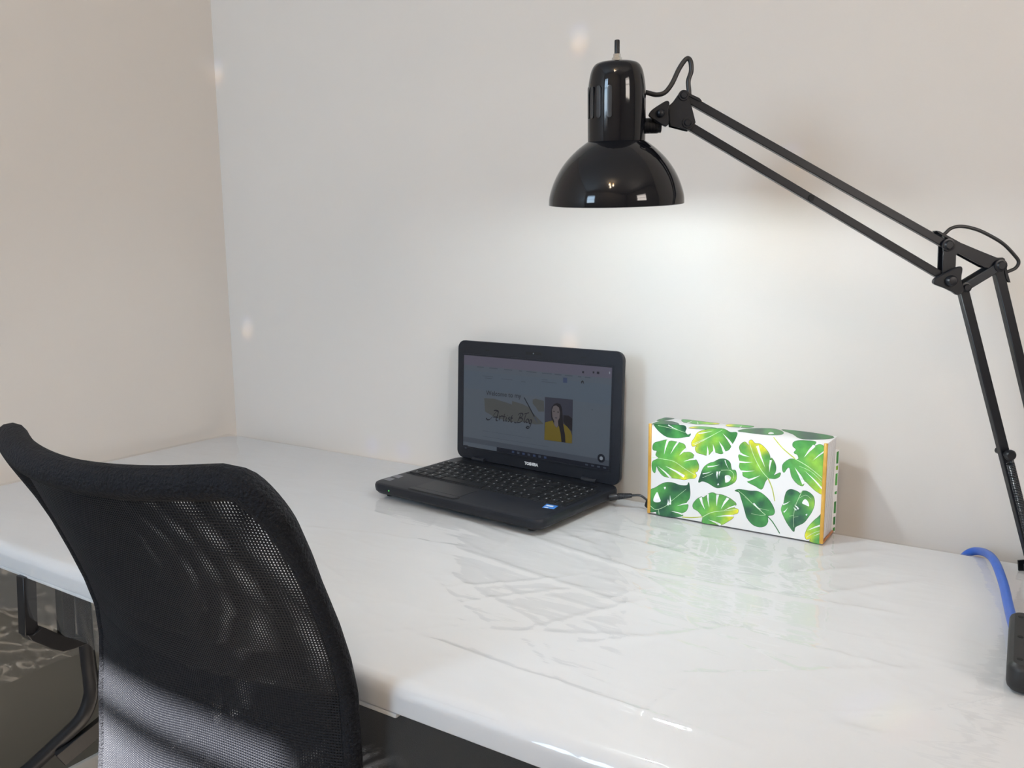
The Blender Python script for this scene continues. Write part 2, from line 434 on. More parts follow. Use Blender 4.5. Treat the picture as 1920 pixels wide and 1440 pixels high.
tb = thing('folding_table', 'long white plastic folding table against the wall, under clear film', 'table', ((TX0 + TX1) / 2, (TY0 + TY1) / 2, 0))
lv = [(0.010, TZ - 0.034), (0.004, TZ - 0.0345), (0.0, TZ - 0.031)]
for k in range(7):
    a = PI / 2 * k / 6
    lv.append((0.015 * (1 - math.cos(a)), TZ - 0.015 + 0.015 * math.sin(a)))
slab('tabletop', TX0, TX1, TY0, TY1, 0.055, lv, 'table', tb)
box('edge_rim', TX0 + 0.06, -0.525, TY0 + 0.0008, TY0 + 0.018, TZ - 0.0385, TZ - 0.033, 'table', tb, bevel=0.002)
box('edge_rim', TX0 + 0.02, TX1 - 0.02, TY1 - 0.02, TY1 - 0.0015, TZ - 0.037, TZ - 0.033, 'table', tb, bevel=0.001)
for sx in (0, 1):
    XL = -1.36
    yc = (TY0 + TY1) / 2
    def mx(p, s=sx):
        p = Vector(p)
        return Vector((TX0 + TX1 - p.x, p.y, p.z)) if s else p
    top = at_x(163, 1188, XL); top.z = TZ - 0.035
    path = [Vector((XL, at_x(163, 1200, XL).y, TZ - 0.036)), at_x(163, 1215, XL), at_x(170, 1275, XL), at_x(170, 1305, XL), at_x(155, 1345, XL - 0.004), at_x(120, 1382, XL - 0.028), at_x(60, 1438, XL - 0.07), at_x(30, 1466, XL - 0.09)]
    path.append(path[-1] + Vector((-0.02, -0.012, -0.06)))
    path.append(Vector((path[-1].x - 0.012, path[-1].y - 0.01, 0.008)))
    for back in (0, 1):
        pp = [mx(p) for p in path]
        if back:
            pp = [Vector((p.x, 2 * yc - p.y, p.z)) for p in pp]
        lg = tube('leg', spline(pp, 6), 0.0125, 'leg', tb, 14)
        f0 = pp[-1]
        lathe('foot_cap', [(0, 0.0), (0.0155, 0.0), (0.0155, 0.03), (0.0128, 0.034)], 'rubber', lg, 14, Matrix.Translation((f0.x, f0.y, 0.0005)))
    p, q = at_x(112, 1424, XL - 0.022), at_x(206, 1346, XL)
    dd = (q - p)
    q2 = p + dd * ((0.52 - p.z) / dd.z)
    bar('brace', mx(p), mx((q2.x, q2.y, q2.z)), 0.03, 0.012, (1, 0, 0), 'leg', tb)
    rod('cross_bar', mx((XL, path[3].y, path[3].z + 0.03)), mx((XL, 2 * yc - path[3].y, path[3].z + 0.03)), 0.009, 'leg', tb)
    # hanging latch bracket
    xb = XL + 0.10
    g = lambda x, y: mx(at_x(x, y, xb))
    wy = Vector((0.028 if not sx else -0.028, 0, 0))
    bk = prism('bracket', [g(33, 1183), g(44, 1183), g(62, 1168), g(115, 1190), g(143, 1188), g(147, 1199), g(120, 1209), g(100, 1214), g(75, 1208), g(42, 1194)], wy, 'leg', tb, 0.001)
    for (a, b) in (((41, 1085), (44, 1183)), ((114, 1108), (116, 1192))):
        a0, b0 = at_x(*a, xb), at_x(*b, xb)
        a0 = Vector((xb, a0.y, TZ - 0.036)); b0.y = b0.y
        bar('bracket_strap', mx(a0) + wy * 0.5, mx(b0) + wy * 0.5, 0.019, 0.02, (1, 0, 0), 'leg', tb)
    box('hinge_plate', *sorted((mx((XL - 0.03, 0, 0)).x, mx((XL + 0.03, 0, 0)).x)), yc - 0.26, yc + 0.26, TZ - 0.044, TZ - 0.0345, 'leg', tb, bevel=0.002)
fix(tb)

# ------------------------------------------------------------------ clear plastic film over the table
rng = np.random.default_rng(11)
NX, NY = 600, 196
xs = np.linspace(TX0 + 0.006, TX1 - 0.02, NX)
sec = []          # cross-section (y, z) from back to front edge and down
for y in np.linspace(TY1 - 0.012, TY0 + 0.016, NY):
    sec.append((y, TZ + 0.0012, 0))
for k in range(1, 9):
    a = PI / 2 * k / 8
    sec.append((TY0 + 0.016 - 0.0175 * math.sin(a), TZ - 0.015 + 0.0162 * math.cos(a), k / 8))
zl = np.linspace(TZ - 0.018, TZ - 0.112, 26)[1:]
for z in zl:
    sec.append((TY0 - 0.0016, z, 2 + (TZ - 0.018 - z) / 0.094))
sec = np.array(sec)
X, SY = np.meshgrid(xs, sec[:, 0]); _, SZ = np.meshgrid(xs, sec[:, 1]); _, SK = np.meshgrid(xs, sec[:, 2])
H = np.zeros_like(X)
def crease(a, b, h, s):
    global H
    a, b = np.array(a), np.array(b); d = b - a; L = np.hypot(*d); d = d / L
    t = (X - a[0]) * d[0] + (SY - a[1]) * d[1]; n = -(X - a[0]) * d[1] + (SY - a[1]) * d[0]
    n = n + 0.0012 * np.sin(t * 37 + a[0] * 50)
    env = np.exp(-np.maximum(0, -t) ** 2 / 0.0006 - np.maximum(0, t - L) ** 2 / 0.0006)
    H += h * env * np.exp(-n ** 2 / (2 * s * s))
def P7(x, y):
    p = at_z(640 + x / 1.524, 960 + y / 1.524, TZ); return (p.x, p.y)
for a, b, h, s in (((150, 75), (320, 100), 1.0, 5), ((330, 20), (480, 70), 1.6, 6), ((460, 50), (800, 160), 1.8, 6), ((800, 160), (1240, 245), 1.2, 5),
                   ((330, 110), (800, 265), 1.5, 6), ((320, 190), (560, 330), 1.4, 6), ((560, 335), (830, 265), 1.2, 5), ((350, 215), (560, 200), 1.2, 4),
                   ((370, 260), (600, 230), 1.0, 4), ((460, 345), (820, 360), 1.2, 5), ((750, 375), (1100, 340), 1.4, 5), ((280, 380), (810, 562), 2.2, 4),
                   ((800, 558), (1100, 660), 1.6, 4), ((1000, 470), (1600, 455), 1.2, 5), ((1040, 592), (1500, 580), 0.9, 5), ((1500, 580), (1900, 540), 0.8, 5),
                   ((1400, 238), (1600, 210), 1.5, 6), ((1150, 225), (1540, 290), 1.6, 5), ((1250, 370), (1530, 440), 1.4, 5), ((990, 490), (860, 590), 1.2, 4),
                   ((720, 60), (1000, 130), 1.6, 7), ((900, 50), (1200, 110), 1.2, 6), ((1300, 140), (1480, 120), 1.4, 7), ((1280, 180), (1460, 165), 1.2, 6),
                   ((1260, 600), (1700, 660), 1.0, 5), ((540, 30), (700, 90), 1.3, 6)):
    crease(P7(a[0], a[1]), P7(b[0], b[1]), h * 0.0010, s * 0.0008)
for k in range(70):
    px, py = rng.uniform(500, 1900), rng.uniform(930, 1420)
    p = at_z(px, py, TZ); ang = rng.normal(-0.45, 0.45); L = rng.uniform(0.03, 0.16)
    crease((p.x, p.y), (p.x + L * math.cos(ang), p.y + L * math.sin(ang)), rng.uniform(0.0003, 0.0009), rng.uniform(0.0025, 0.0045))
for k in range(75):
    px, py = rng.normal(1080, 170), rng.normal(1085, 70)
    p = at_z(px, py, TZ); ang = rng.normal(-0.35, 0.55); L = rng.uniform(0.02, 0.09)
    crease((p.x, p.y), (p.x + L * math.cos(ang), p.y + L * math.sin(ang)), rng.uniform(0.0002, 0.0007), rng.uniform(0.002, 0.0038))
# loose ripples
for k in range(26):
    ang = rng.normal(1.1, 0.35); lam = rng.uniform(0.025, 0.12); ph = rng.uniform(0, 6.28)
    H += 0.00004 * (lam / 0.05) * np.sin((X * math.cos(ang) + SY * math.sin(ang)) * 2 * PI / lam + ph + 1.2 * np.sin(X * 7 + k))
H = np.maximum(H + 0.0006, 0.0002)
flat = (SK <= 1)
Zf = SZ + np.where(SK == 0, H, 0)
Zf = Zf + np.where((SK > 0) & (SK <= 1), H * (1 - SK), 0)
hang = np.clip(SK - 2, 0, 1) * (SK >= 2)
wav = 0.5 + 0.5 * np.sin(X * 23 + 1.5 * np.sin(X * 9)) + 0.35 * np.sin(X * 71 + SZ * 40)
Yf = SY - np.where(SK >= 2, hang * 0.007 * wav + 0.0006 * np.sin(X * 160 + SZ * 90) * hang, 0) - np.where((SK > 0) & (SK <= 1), H * SK, 0)
hemlen = 0.35 + 0.65 * (0.5 + 0.5 * np.sin(X * 3.1 + 2.2))
Zf = np.where(SK >= 2, (TZ - 0.018) - (TZ - 0.018 - SZ) * (0.75 + 0.25 * hemlen), Zf)
nr, nc = X.shape
co = np.stack([X, Yf, Zf], -1).reshape(-1, 3)
idx = np.arange(nr * nc).reshape(nr, nc)
qd = np.stack([idx[:-1, :-1], idx[1:, :-1], idx[1:, 1:], idx[:-1, 1:]], -1).reshape(-1, 4)
def np_mesh(co, qd):
    me = bpy.data.meshes.new('mesh'); me.vertices.add(len(co)); me.vertices.foreach_set('co', co.astype(np.float32).ravel())
    k = qd.shape[1]
    me.loops.add(qd.size); me.loops.foreach_set('vertex_index', qd.astype(np.int32).ravel())
    me.polygons.add(len(qd)); me.polygons.foreach_set('loop_start', np.arange(0, qd.size, k, dtype=np.int32))
    me.update(calc_edges=True); me.validate(); return me
film = link('plastic_sheet', np_mesh(co, qd), 'film', None, True)
tag(film, 'wrinkled clear plastic sheet spread over the white table and hanging over its front edge', 'plastic sheet')
# crinkled end of the sheet hanging down between the table end and the wall
gy, gz = np.meshgrid(np.linspace(TY0 + 0.03, TY1 - 0.06, 120), np.linspace(TZ + 0.001, 0.34, 90))
gx = TX0 - 0.0045 + 0.0028 * np.sin(gy * 43 + 2.5 * np.sin(gz * 19)) + 0.0016 * np.sin(gy * 120 + gz * 77 + 3 * np.sin(gy * 31)) + 0.0011 * np.sin(gz * 160 + gy * 55)
gx = np.where(gz > TZ - 0.04, TX0 - 0.003, gx)
gx = np.clip(gx, TX0 - 0.0095, TX0 - 0.001)
ii = np.arange(gy.size).reshape(gy.shape)
link('side_flap', np_mesh(np.stack([gx, gy, gz], -1).reshape(-1, 3), np.stack([ii[:-1, :-1], ii[1:, :-1], ii[1:, 1:], ii[:-1, 1:]], -1).reshape(-1, 4)), 'film', film, True)
FZ = TZ + 0.0032       # things stand on the sheet

# ------------------------------------------------------------------ laptop
LR = -0.0923
LW, LDH, LH, LT = 0.3767, 0.2337, 0.2305, 0.0431
LO = Vector((-0.9983, 1.0725, FZ))
lt = thing('laptop', 'open black laptop showing a blog page, beside the leaf-print box', 'laptop', LO, LR)
Rz = Matrix.Rotation(LR, 4, 'Z')
LM = Matrix.Translation(LO) @ Rz                   # local: x along front edge, y to the hinge, z up
LMi = LM.inverted()
DK = 0.0252                                        # deck height
def deck(px, py, z=DK):
    p = LMi @ at_z(px, py, LO.z + z); return (p.x, p.y)
base = slab('base', 0, LW, 0, 0.243, 0.022, [(0.016, 0.0035), (0.006, 0.006), (0.001, 0.011), (0.0, 0.016), (0.0, 0.020), (0.0015, 0.0235), (0.005, DK)], 'laptop', lt)
for fx, fy in ((0.03, 0.022), (LW - 0.03, 0.022), (0.03, 0.22), (LW - 0.03, 0.22)):
    lathe('foot', [(0, 0), (0.007, 0), (0.0075, 0.002), (0.0075, 0.0045), (0, 0.0045)], 'rubber', base, 14, Matrix.Translation((fx, fy, 0)))
tray = box('keyboard_tray', 0.010, LW - 0.010, 0.0815, 0.192, DK - 0.001, DK + 0.0006, 'laptop_key', lt, bevel=0.0004)
KW = {}
def key_mesh(wk, dk):
    kk = (round(wk, 4), round(dk, 4))
    if kk in KW: return KW[kk]
    bm = bmesh.new(); g = 0.0007; b = 0.0012
    v0 = [bm.verts.new((x, y, 0)) for x, y in ((g, g), (wk - g, g), (wk - g, dk - g), (g, dk - g))]
    v1 = [bm.verts.new((x, y, 0.0020)) for x, y in ((g + b, g + b), (wk - g - b, g + b), (wk - g - b, dk - g - b * 0.7), (g + b, dk - g - b * 0.7))]
    for k in range(4): bm.faces.new((v0[k], v0[(k + 1) % 4], v1[(k + 1) % 4], v1[k]))
    bm.faces.new(v1)
    if wk < 0.06:
        cxk, cyk = wk * 0.36, dk * 0.6
        for (ox, oy, sx, sy) in ((0, 0, 0.0028, 0.0009), (0.0008, 0.0015, 0.0011, 0.0020)):
            q = [bm.verts.new((cxk + ox + dx, cyk + oy + dy, 0.00212)) for dx, dy in ((0, 0), (sx, 0), (sx, sy), (0, sy))]
            f = bm.faces.new(q); f.material_index = 1
    me = bpy.data.meshes.new('key'); bm.to_mesh(me); bm.free()
    me.materials.append(M['laptop_key']); me.materials.append(M['legend'])
    KW[kk] = me; return me
U = 0.0186; ky = 0.084; kx = 0.0135
rows = [[1.25, 1, 1, 1, 5.25, 1, 1, 1.0, 0.83, 0.83, 0.84], [2.25] + [1] * 10 + [2.75], [1.75] + [1] * 11 + [2.25], [1.5] + [1] * 12 + [1.5], [1] * 13 + [2]]
for r_, rw in enumerate(rows):
    x = kx
    for u in rw:
        link('key', key_mesh(u * U, U), None, tray, loc=(x, ky + r_ * U, DK + 0.0005)); x += u * U
    x = kx + 15 * U + 0.005
    for c in range(4):
        link('key', key_mesh(0.0158, U), None, tray, loc=(x + c * 0.0158, ky + r_ * U, DK + 0.0005))
x = kx
for c in range(15):
    link('key', key_mesh(U, 0.0122), None, tray, loc=(x + c * U, ky + 5 * U, DK + 0.0005))
for c in range(4):
    link('key', key_mesh(0.0158, 0.0122), None, tray, loc=(kx + 15 * U + 0.005 + c * 0.0158, ky + 5 * U, DK + 0.0005))
# touchpad, its button bar, stickers, led
a = deck(762, 917); b = deck(852, 937)
box('touchpad', a[0] + 0.002, b[0] - 0.004, 0.0245, 0.0765, DK - 0.0006, DK + 0.0003, 'pad', lt)
box('speaker_strip', 0.03, LW - 0.03, 0.199, 0.214, DK - 0.0005, DK + 0.0004, 'laptop_key', lt)
slab('button_recess', a[0] - 0.0016, b[0] + 0.0016, 0.0055, 0.0225, 0.0082, [(0, DK - 0.001), (0, DK + 0.0003)], 'hole', lt)
bw = slab('touchpad_button', a[0], b[0], 0.0072, 0.0208, 0.0066, [(0, DK - 0.001), (0, DK + 0.0006), (0.001, DK + 0.0016), (0.003, DK + 0.0017)], 'pad', lt)
def deck_quad(name, pts, material, parent=lt, h=0.00025):
    q = [deck(*p) for p in pts]
    return obj(name, [(x, y, DK + h) for x, y in q], [tuple(range(len(q)))], material, parent)
M['sticker_blue'] = mat('sticker_blue', srgb(60, 130, 215), 0.3, noise=0.1, nscale=200)
M['sticker_grey'] = mat('sticker_grey', srgb(105, 105, 112), 0.35, noise=0.2, nscale=200)
sb = deck_quad('sticker', [(1016, 952), (1038, 955), (1047, 949), (1025, 945)], 'sticker_blue')
deck_quad('sticker_print', [(1023, 949), (1036, 951), (1039, 949.3), (1026, 947.2)], 'legend', sb, 0.0004)
deck_quad('sticker_print', [(1020, 952), (1027, 953.2), (1029, 952), (1022, 950.8)], 'legend', sb, 0.0004)
deck_quad('sticker', [(719, 899), (731, 902), (741, 898), (730, 895)], 'sticker_grey')
deck_quad('sticker', [(735, 894), (747, 897), (757, 893), (745, 890)], 'sticker_grey')
led_p = LMi @ at_y(728.5, 921.5, (LM @ Vector((0.055, 0, 0))).y)
lathe('power_led', [(0, 0), (0.0014, 0), (0.0012, 0.0008), (0, 0.001)], 'green_led', lt, 10, Matrix.Translation((led_p.x, 0.0006, 0.0165)) @ Matrix.Rotation(PI / 2, 4, 'X'))
# lid
ca, sa = math.cos(LT), math.sin(LT)
LIDM = Matrix(((1, 0, 0, 0), (0, sa, -ca, LDH), (0, ca, sa, 0.0295), (0, 0, 0, 1)))     # lid local: x, up, out of the screen
lid = slab('lid', 0, LW, -0.004, LH, 0.016, [(0.004, -0.0115), (0.0008, -0.0095), (0.0, -0.006), (0.0, -0.0015), (0.0012, 0.0)], 'laptop', lt, LIDM)
LWM = LM @ LIDM; LWMi = LWM.inverted(); ln = (LWM.to_3x3() @ Vector((0, 0, 1))); l0 = LWM @ Vector((0, 0, 0))
def lidp(px, py):
    p = LWMi @ at_plane(px, py, l0, ln); return (p.x, p.y)
def A_(cx_, cy_):            # coordinates read off the close-up of the screen
    return lidp(860 + cx_ / 6.0, 640 + cy_ / 6.0)
def lid_poly(name, pts, material, parent, h, raw=False):
    q = pts if raw else [A_(*p) for p in pts]
    return obj(name, [LIDM @ Vector((x, y, h)) for x, y in q], [tuple(range(len(q)))], material, parent)
def lid_col(name, r, g, b, rough=0.28, e=0.62):
    c = srgb(r, g, b)
    M[name] = mat(name, tuple(v * 0.18 for v in c), rough, spec=0.3, noise=0.04, nscale=60, emit=c, estr=e)
    return name
lid_col('scr_page', 74, 82, 92); lid_col('scr_tab', 80, 78, 92); lid_col('scr_band', 72, 82, 94); lid_col('scr_low', 70, 76, 84)
lid_col('scr_dark', 24, 27, 36); lid_col('scr_olive', 67, 69, 69); lid_col('scr_ink', 22, 24, 32); lid_col('scr_photo', 46, 48, 60)
lid_col('scr_skin', 86, 80, 82); lid_col('scr_hair', 24, 22, 28); lid_col('scr_yellow', 92, 80, 26); lid_col('scr_tick', 120, 128, 138); lid_col('scr_blue', 48, 60, 88); lid_col('scr_faint', 58, 64, 76)
lid_col('scr_foot', 62, 68, 78)
tl, tr, br, bl = A_(62, 163), A_(1728, 283), A_(1693, 1408), A_(52, 1212)
fx0, fx1, fy0, fy1 = (tl[0] + bl[0]) / 2, (tr[0] + br[0]) / 2, (br[1] + bl[1]) / 2, (tl[1] + tr[1]) / 2
screen = lid_poly('screen', [(fx0, fy0), (fx1, fy0), (fx1, fy1), (fx0, fy1)], 'scr_page', lt, 0.0004, True)
bmr = bmesh.new()                                     # raised bezel lip around the screen
for (xa, xb, ya, yb) in ((fx0 - 0.003, fx0, fy0 - 0.003, fy1 + 0.003), (fx1, fx1 + 0.003, fy0 - 0.003, fy1 + 0.003), (fx0, fx1, fy0 - 0.003, fy0), (fx0, fx1, fy1, fy1 + 0.003)):
    add_box(bmr, xa, xb, ya, yb, -0.001, 0.0011, 0.0003, 1)
bmr.transform(LIDM); bm_obj('bezel_lip', bmr, 'laptop', lt)
def scr(name, u0, v0, u1, v1, material, h, parent=screen):
    """rectangle in screen fractions (0..1 from top left)"""
    xw, yh = fx1 - fx0, fy1 - fy0
    return lid_poly(name, [(fx0 + u0 * xw, fy1 - v1 * yh), (fx0 + u1 * xw, fy1 - v1 * yh), (fx0 + u1 * xw, fy1 - v0 * yh), (fx0 + u0 * xw, fy1 - v0 * yh)], material, parent, h, True)
scr('browser_tabs', 0, 0, 1, 0.105, 'scr_tab', 0.0005)
scr('page_header', 0, 0.165, 1, 0.36, 'scr_band', 0.0005)
scr('page_footer', 0.0, 0.90, 1, 0.955, 'scr_foot', 0.0005)
scr('taskbar', 0.255, 0.955, 1, 1.0, 'scr_dark', 0.0006)
for k in range(7):
    scr('taskbar_icon', 0.365 + k * 0.037, 0.966, 0.382 + k * 0.037, 0.989, 'scr_faint' if k % 2 else 'scr_blue', 0.0007)
for k in range(4):
    scr('taskbar_icon', 0.855 + k * 0.037, 0.969, 0.872 + k * 0.037, 0.985, 'scr_faint', 0.0007)
random.seed(5)
u = 0.10
while u < 0.86:
    wv = random.uniform(0.02, 0.07); scr('bookmark', u, 0.112, u + wv, 0.121, 'scr_faint', 0.0007); u += wv + random.uniform(0.015, 0.05)
for (u0, v0, u1, v1) in ((0.82, 0.058, 0.832, 0.078), (0.885, 0.052, 0.895, 0.07), (0.91, 0.05, 0.925, 0.073)):
    scr('toolbar_icon', u0, v0, u1, v1, 'scr_ink', 0.0007)
scr('toolbar_icon', 0.983, 0.04, 0.99, 0.062, 'scr_tick', 0.0007)
for (u0, v0, u1, v1) in ((0.14, 0.205, 0.22, 0.211), (0.16, 0.225, 0.215, 0.231), (0.28, 0.215, 0.36, 0.221), (0.42, 0.222, 0.45, 0.228), (0.56, 0.178, 0.60, 0.184), (0.56, 0.20, 0.66, 0.206), (0.15, 0.80, 0.5, 0.803), (0.15, 0.86, 0.62, 0.863)):
    scr('menu_line', u0, v0, u1, v1, 'scr_faint', 0.0007)
lid_poly('page_button', [(1177, 407), (1223, 411), (1223, 468), (1177, 464)], 'scr_blue', screen, 0.0007)
lid_poly('profile_icon', [(1378, 470), (1380, 450), (1394, 438), (1408, 448), (1412, 474), (1402, 476), (1400, 460), (1390, 460), (1388, 474)], 'scr_ink', screen, 0.0007)
# olive brush strokes behind the title
lid_poly('brush_stroke', [(290, 640), (400, 645), (560, 695), (600, 712), (605, 670), (720, 705), (800, 745), (830, 800), (960, 930), (860, 935), (760, 905), (600, 905), (420, 860), (300, 790)], 'scr_olive', screen, 0.00065)
lid_poly('brush_stroke', [(835, 655), (870, 645), (960, 670), (966, 790), (900, 790), (870, 740), (835, 700)], 'scr_olive', screen, 0.00065)
# paint brush
lid_poly('paint_brush', [(736, 632), (744, 630), (858, 842), (850, 850)], 'scr_ink', screen, 0.0008)
lid_poly('paint_brush_tip', [(850, 855), (866, 848), (884, 880), (892, 922), (872, 900)], 'scr_faint', screen, 0.0008)
# lettering
def place_text(name, body, p0, p1, bold, material, parent, h, fit='w'):
    me = text_mesh(body, 0.01, bold)
    co = np.array([v.co[:] for v in me.vertices]); x0_, x1_ = co[:, 0].min(), co[:, 0].max()
    a, b = Vector(p0), Vector(p1); d = (b - a); s = d.length / (x1_ - x0_); d.normalize(); n_ = Vector((-d.y, d.x))
    for v in me.vertices:
        q = a + d * ((v.co.x - x0_) * s) + n_ * (v.co.y * s)
        v.co = LIDM @ Vector((q.x, q.y, h))
    return link(name, me, material, parent)
place_text('lettering', 'Welcome to my', A_(312, 602), A_(705, 640), 0.0, 'scr_ink', screen, 0.0008)
place_text('maker_name', 'TOSHIBA', A_(742, 1383), A_(897, 1409), 0.0006, 'silver', lt, 0.0006)
# "Artist Blog" written with a slanted pen
STRK = [[(312, 862), (325, 880), (352, 878), (385, 845), (412, 808), (432, 785), (448, 793), (440, 830), (425, 870), (428, 890), (442, 893)], [(398, 778), (420, 775), (440, 782), (452, 792)], [(392, 850), (420, 852), (445, 855)],
        [(462, 838), (468, 850), (458, 888)], [(468, 852), (482, 840), (500, 842)], [(520, 815), (512, 850), (505, 885), (512, 896), (522, 890)], [(500, 845), (530, 849)],
        [(542, 852), (534, 885), (538, 898), (548, 892)], [(550, 833), (552, 837)], [(580, 855), (566, 856), (562, 868), (576, 880), (574, 896), (556, 904)], [(606, 830), (596, 862), (590, 898), (598, 908), (608, 902)], [(585, 860), (612, 865)],
        [(628, 908), (650, 915), (672, 890), (690, 850), (702, 818)], [(668, 832), (690, 810), (720, 812), (724, 835), (700, 856), (682, 860)], [(690, 860), (716, 866), (718, 890), (692, 910), (660, 912)],
        [(742, 815), (795, 803)], [(768, 806), (752, 845), (738, 890), (742, 910), (754, 906)], [(775, 872), (762, 888), (762, 908), (775, 914), (788, 900), (788, 880), (775, 872)],
        [(822, 884), (806, 884), (796, 900), (798, 922), (812, 924), (824, 900), (824, 884)], [(824, 890), (812, 940), (798, 972), (780, 980), (762, 965), (772, 955), (795, 965)]]
bml = bmesh.new(); nib = (3.6, -4.6)
for st in STRK:
    P = spline([(x, y, 0) for x, y in st], 5)
    va, vb = [], []
    for i, p in enumerate(P):
        t_ = (P[min(i + 1, len(P) - 1)] - P[max(i - 1, 0)]).normalized(); n_ = Vector((-t_.y, t_.x, 0)) * 2.2
        sg = 1 if n_.x * nib[0] + n_.y * nib[1] >= 0 else -1
        ox, oy = nib[0] * 0.8 + sg * n_.x, nib[1] * 0.8 + sg * n_.y
        va.append(bml.verts.new(LIDM @ Vector((*A_(p.x - ox, p.y - oy), 0.0008)))); vb.append(bml.verts.new(LIDM @ Vector((*A_(p.x + ox, p.y + oy), 0.0008))))
    for i in range(len(P) - 1):
        bml.faces.new((va[i], va[i + 1], vb[i + 1], vb[i]))
me = bpy.data.meshes.new('mesh'); bml.to_mesh(me); bml.free(); link('lettering', me, 'scr_ink', screen)
# portrait on the page
lid_poly('portrait_background', [(973, 625), (1288, 655), (1278, 1150), (966, 1108)], 'scr_photo', screen, 0.0007)
lid_poly('portrait_furniture', [(1180, 830), (1240, 835), (1283, 870), (1279, 1010), (1215, 960), (1180, 900)], 'scr_hair', screen, 0.00075)
lid_poly('portrait_hair', [(1040, 800), (1050, 740), (1075, 705), (1110, 692), (1145, 705), (1165, 750), (1172, 830), (1180, 950), (1200, 1050), (1205, 1138), (1160, 1132), (1140, 1000), (1120, 930), (1060, 905), (1045, 860)], 'scr_hair', screen, 0.0008)
lid_poly('portrait_face', [(1052, 770), (1070, 728), (1100, 720), (1132, 745), (1142, 800), (1138, 860), (1120, 895), (1125, 945), (1105, 970), (1078, 945), (1078, 895), (1058, 850)], 'scr_skin', screen, 0.00085)
lid_poly('portrait_shirt', [(975, 910), (1060, 890), (1080, 945), (1105, 972), (1130, 950), (1150, 1040), (1160, 1132), (966, 1106)], 'scr_yellow', screen, 0.0009)
lid_poly('portrait_shirt', [(1178, 925), (1225, 960), (1262, 1010), (1279, 1060), (1277, 1148), (1205, 1139), (1200, 1050)], 'scr_yellow', screen, 0.0009)
for (px_, py_) in ((1075, 787), (1122, 796)):
    lid_poly('portrait_eye', [(px_ - 13, py_), (px_, py_ - 7), (px_ + 13, py_ + 2), (px_, py_ + 6)], 'scr_hair', screen, 0.0009)
lid_poly('portrait_mouth', [(1082, 858), (1098, 854), (1116, 862), (1098, 868)], 'scr_photo', screen, 0.0009)
# chat bubble
def disc(name, c, r, material, h, parent=screen):
    c0 = A_(*c); return lid_poly(name, [(c0[0] + r * math.cos(2 * PI * k / 20), c0[1] + r * math.sin(2 * PI * k / 20)) for k in range(20)], material, parent, h, True)
disc('chat_button', (1606, 1315), 0.0078, 'scr_dark', 0.0007); disc('chat_icon', (1606, 1315), 0.0034, 'scr_tick', 0.0008)
lid_poly('corner_button', [(55, 1165), (104, 1170), (104, 1225), (53, 1218)], 'scr_dark', screen, 0.0008)
lid_poly('corner_icon', [(72, 1182), (92, 1184), (92, 1206), (72, 1203)], 'scr_faint', screen, 0.0009)
lid_poly('speck', [(1500, 768), (1508, 766), (1510, 774), (1502, 776)], 'scr_dark', screen, 0.0007)
# webcam strip, small catches
c0 = A_(842, 137)
wc = lid_poly('webcam_strip', [(c0[0] - 0.018, c0[1] - 0.0028), (c0[0] + 0.018, c0[1] - 0.0028), (c0[0] + 0.018, c0[1] + 0.0028), (c0[0] - 0.018, c0[1] + 0.0028)], 'hole', lt, 0.0003, True)
lid_poly('webcam_lens', [(c0[0] + 0.0014 * math.cos(k * PI / 5), c0[1] + 0.0014 * math.sin(k * PI / 5)) for k in range(10)], 'scr_tick', wc, 0.0005, True)
for q in ((325, 100), (1405, 180)):
    c1 = A_(*q); lid_poly('bumper', [(c1[0] - 0.005, c1[1] - 0.0012), (c1[0] + 0.005, c1[1] - 0.0012), (c1[0] + 0.005, c1[1] + 0.0012), (c1[0] - 0.005, c1[1] + 0.0012)], 'hole', lt, 0.0003, True)
for xx in (0.045, LW - 0.075):
    rod('hinge', (xx, LDH - 0.002, 0.0275), (xx + 0.03, LDH - 0.002, 0.0275), 0.005, 'laptop', lt)

# power lead of the laptop
pl = thing('laptop_power_lead', 'black power lead plugged into the side of the laptop, running behind the box', 'power cable', LM @ Vector((LW, 0.2, 0)))
s0 = LM @ Vector((LW - 0.001, 0.205, 0.0135))
s1 = at_y(1184, 929, s0.y + 0.004)
tube('plug', [s0, s0 + (s1 - s0) * 0.3, s0 + (s1 - s0) * 0.34, s1], [0.0062, 0.0062, 0.0052, 0.0036], 'cable', pl, 14)
for k in range(7):
    p = s0 + (s1 - s0) * (0.42 + 0.08 * k); r0 = 0.0056 - 0.00025 * k
    lg = (s1 - s0).normalized()
    tube('strain_rib', [p - lg * 0.0007, p + lg * 0.0007], r0, 'cable', pl, 14)
c1, c2, c3 = at_y(1200, 929, s1.y + 0.002), at_y(1210, 935, s1.y + 0.003), at_y(1222, 943, s1.y + 0.006)
tube('lead', spline([s1, c1, c2, c3, Vector((c3.x + 0.012, 1.312, c3.z - 0.001)), Vector((c3.x + 0.05, 1.318, c3.z - 0.002)), Vector((c3.x + 0.2, 1.324, c3.z - 0.003)), Vector((c3.x + 0.225, 1.326, c3.z - 0.02)), Vector((c3.x + 0.23, 1.326, c3.z - 0.35))], 8), 0.0019, 'cable', pl, 10)
cp = at_y(1216, 938, s1.y + 0.004)
lathe('ferrite_knot', [(0, -0.012), (0.006, -0.011), (0.0078, -0.004), (0.0078, 0.004), (0.006, 0.011), (0, 0.012)], 'cable', pl, 14, Matrix.Translation(cp + Vector((0.004, 0, -0.002))) @ Matrix.Rotation(0.5, 4, 'Y'))
fix(pl)

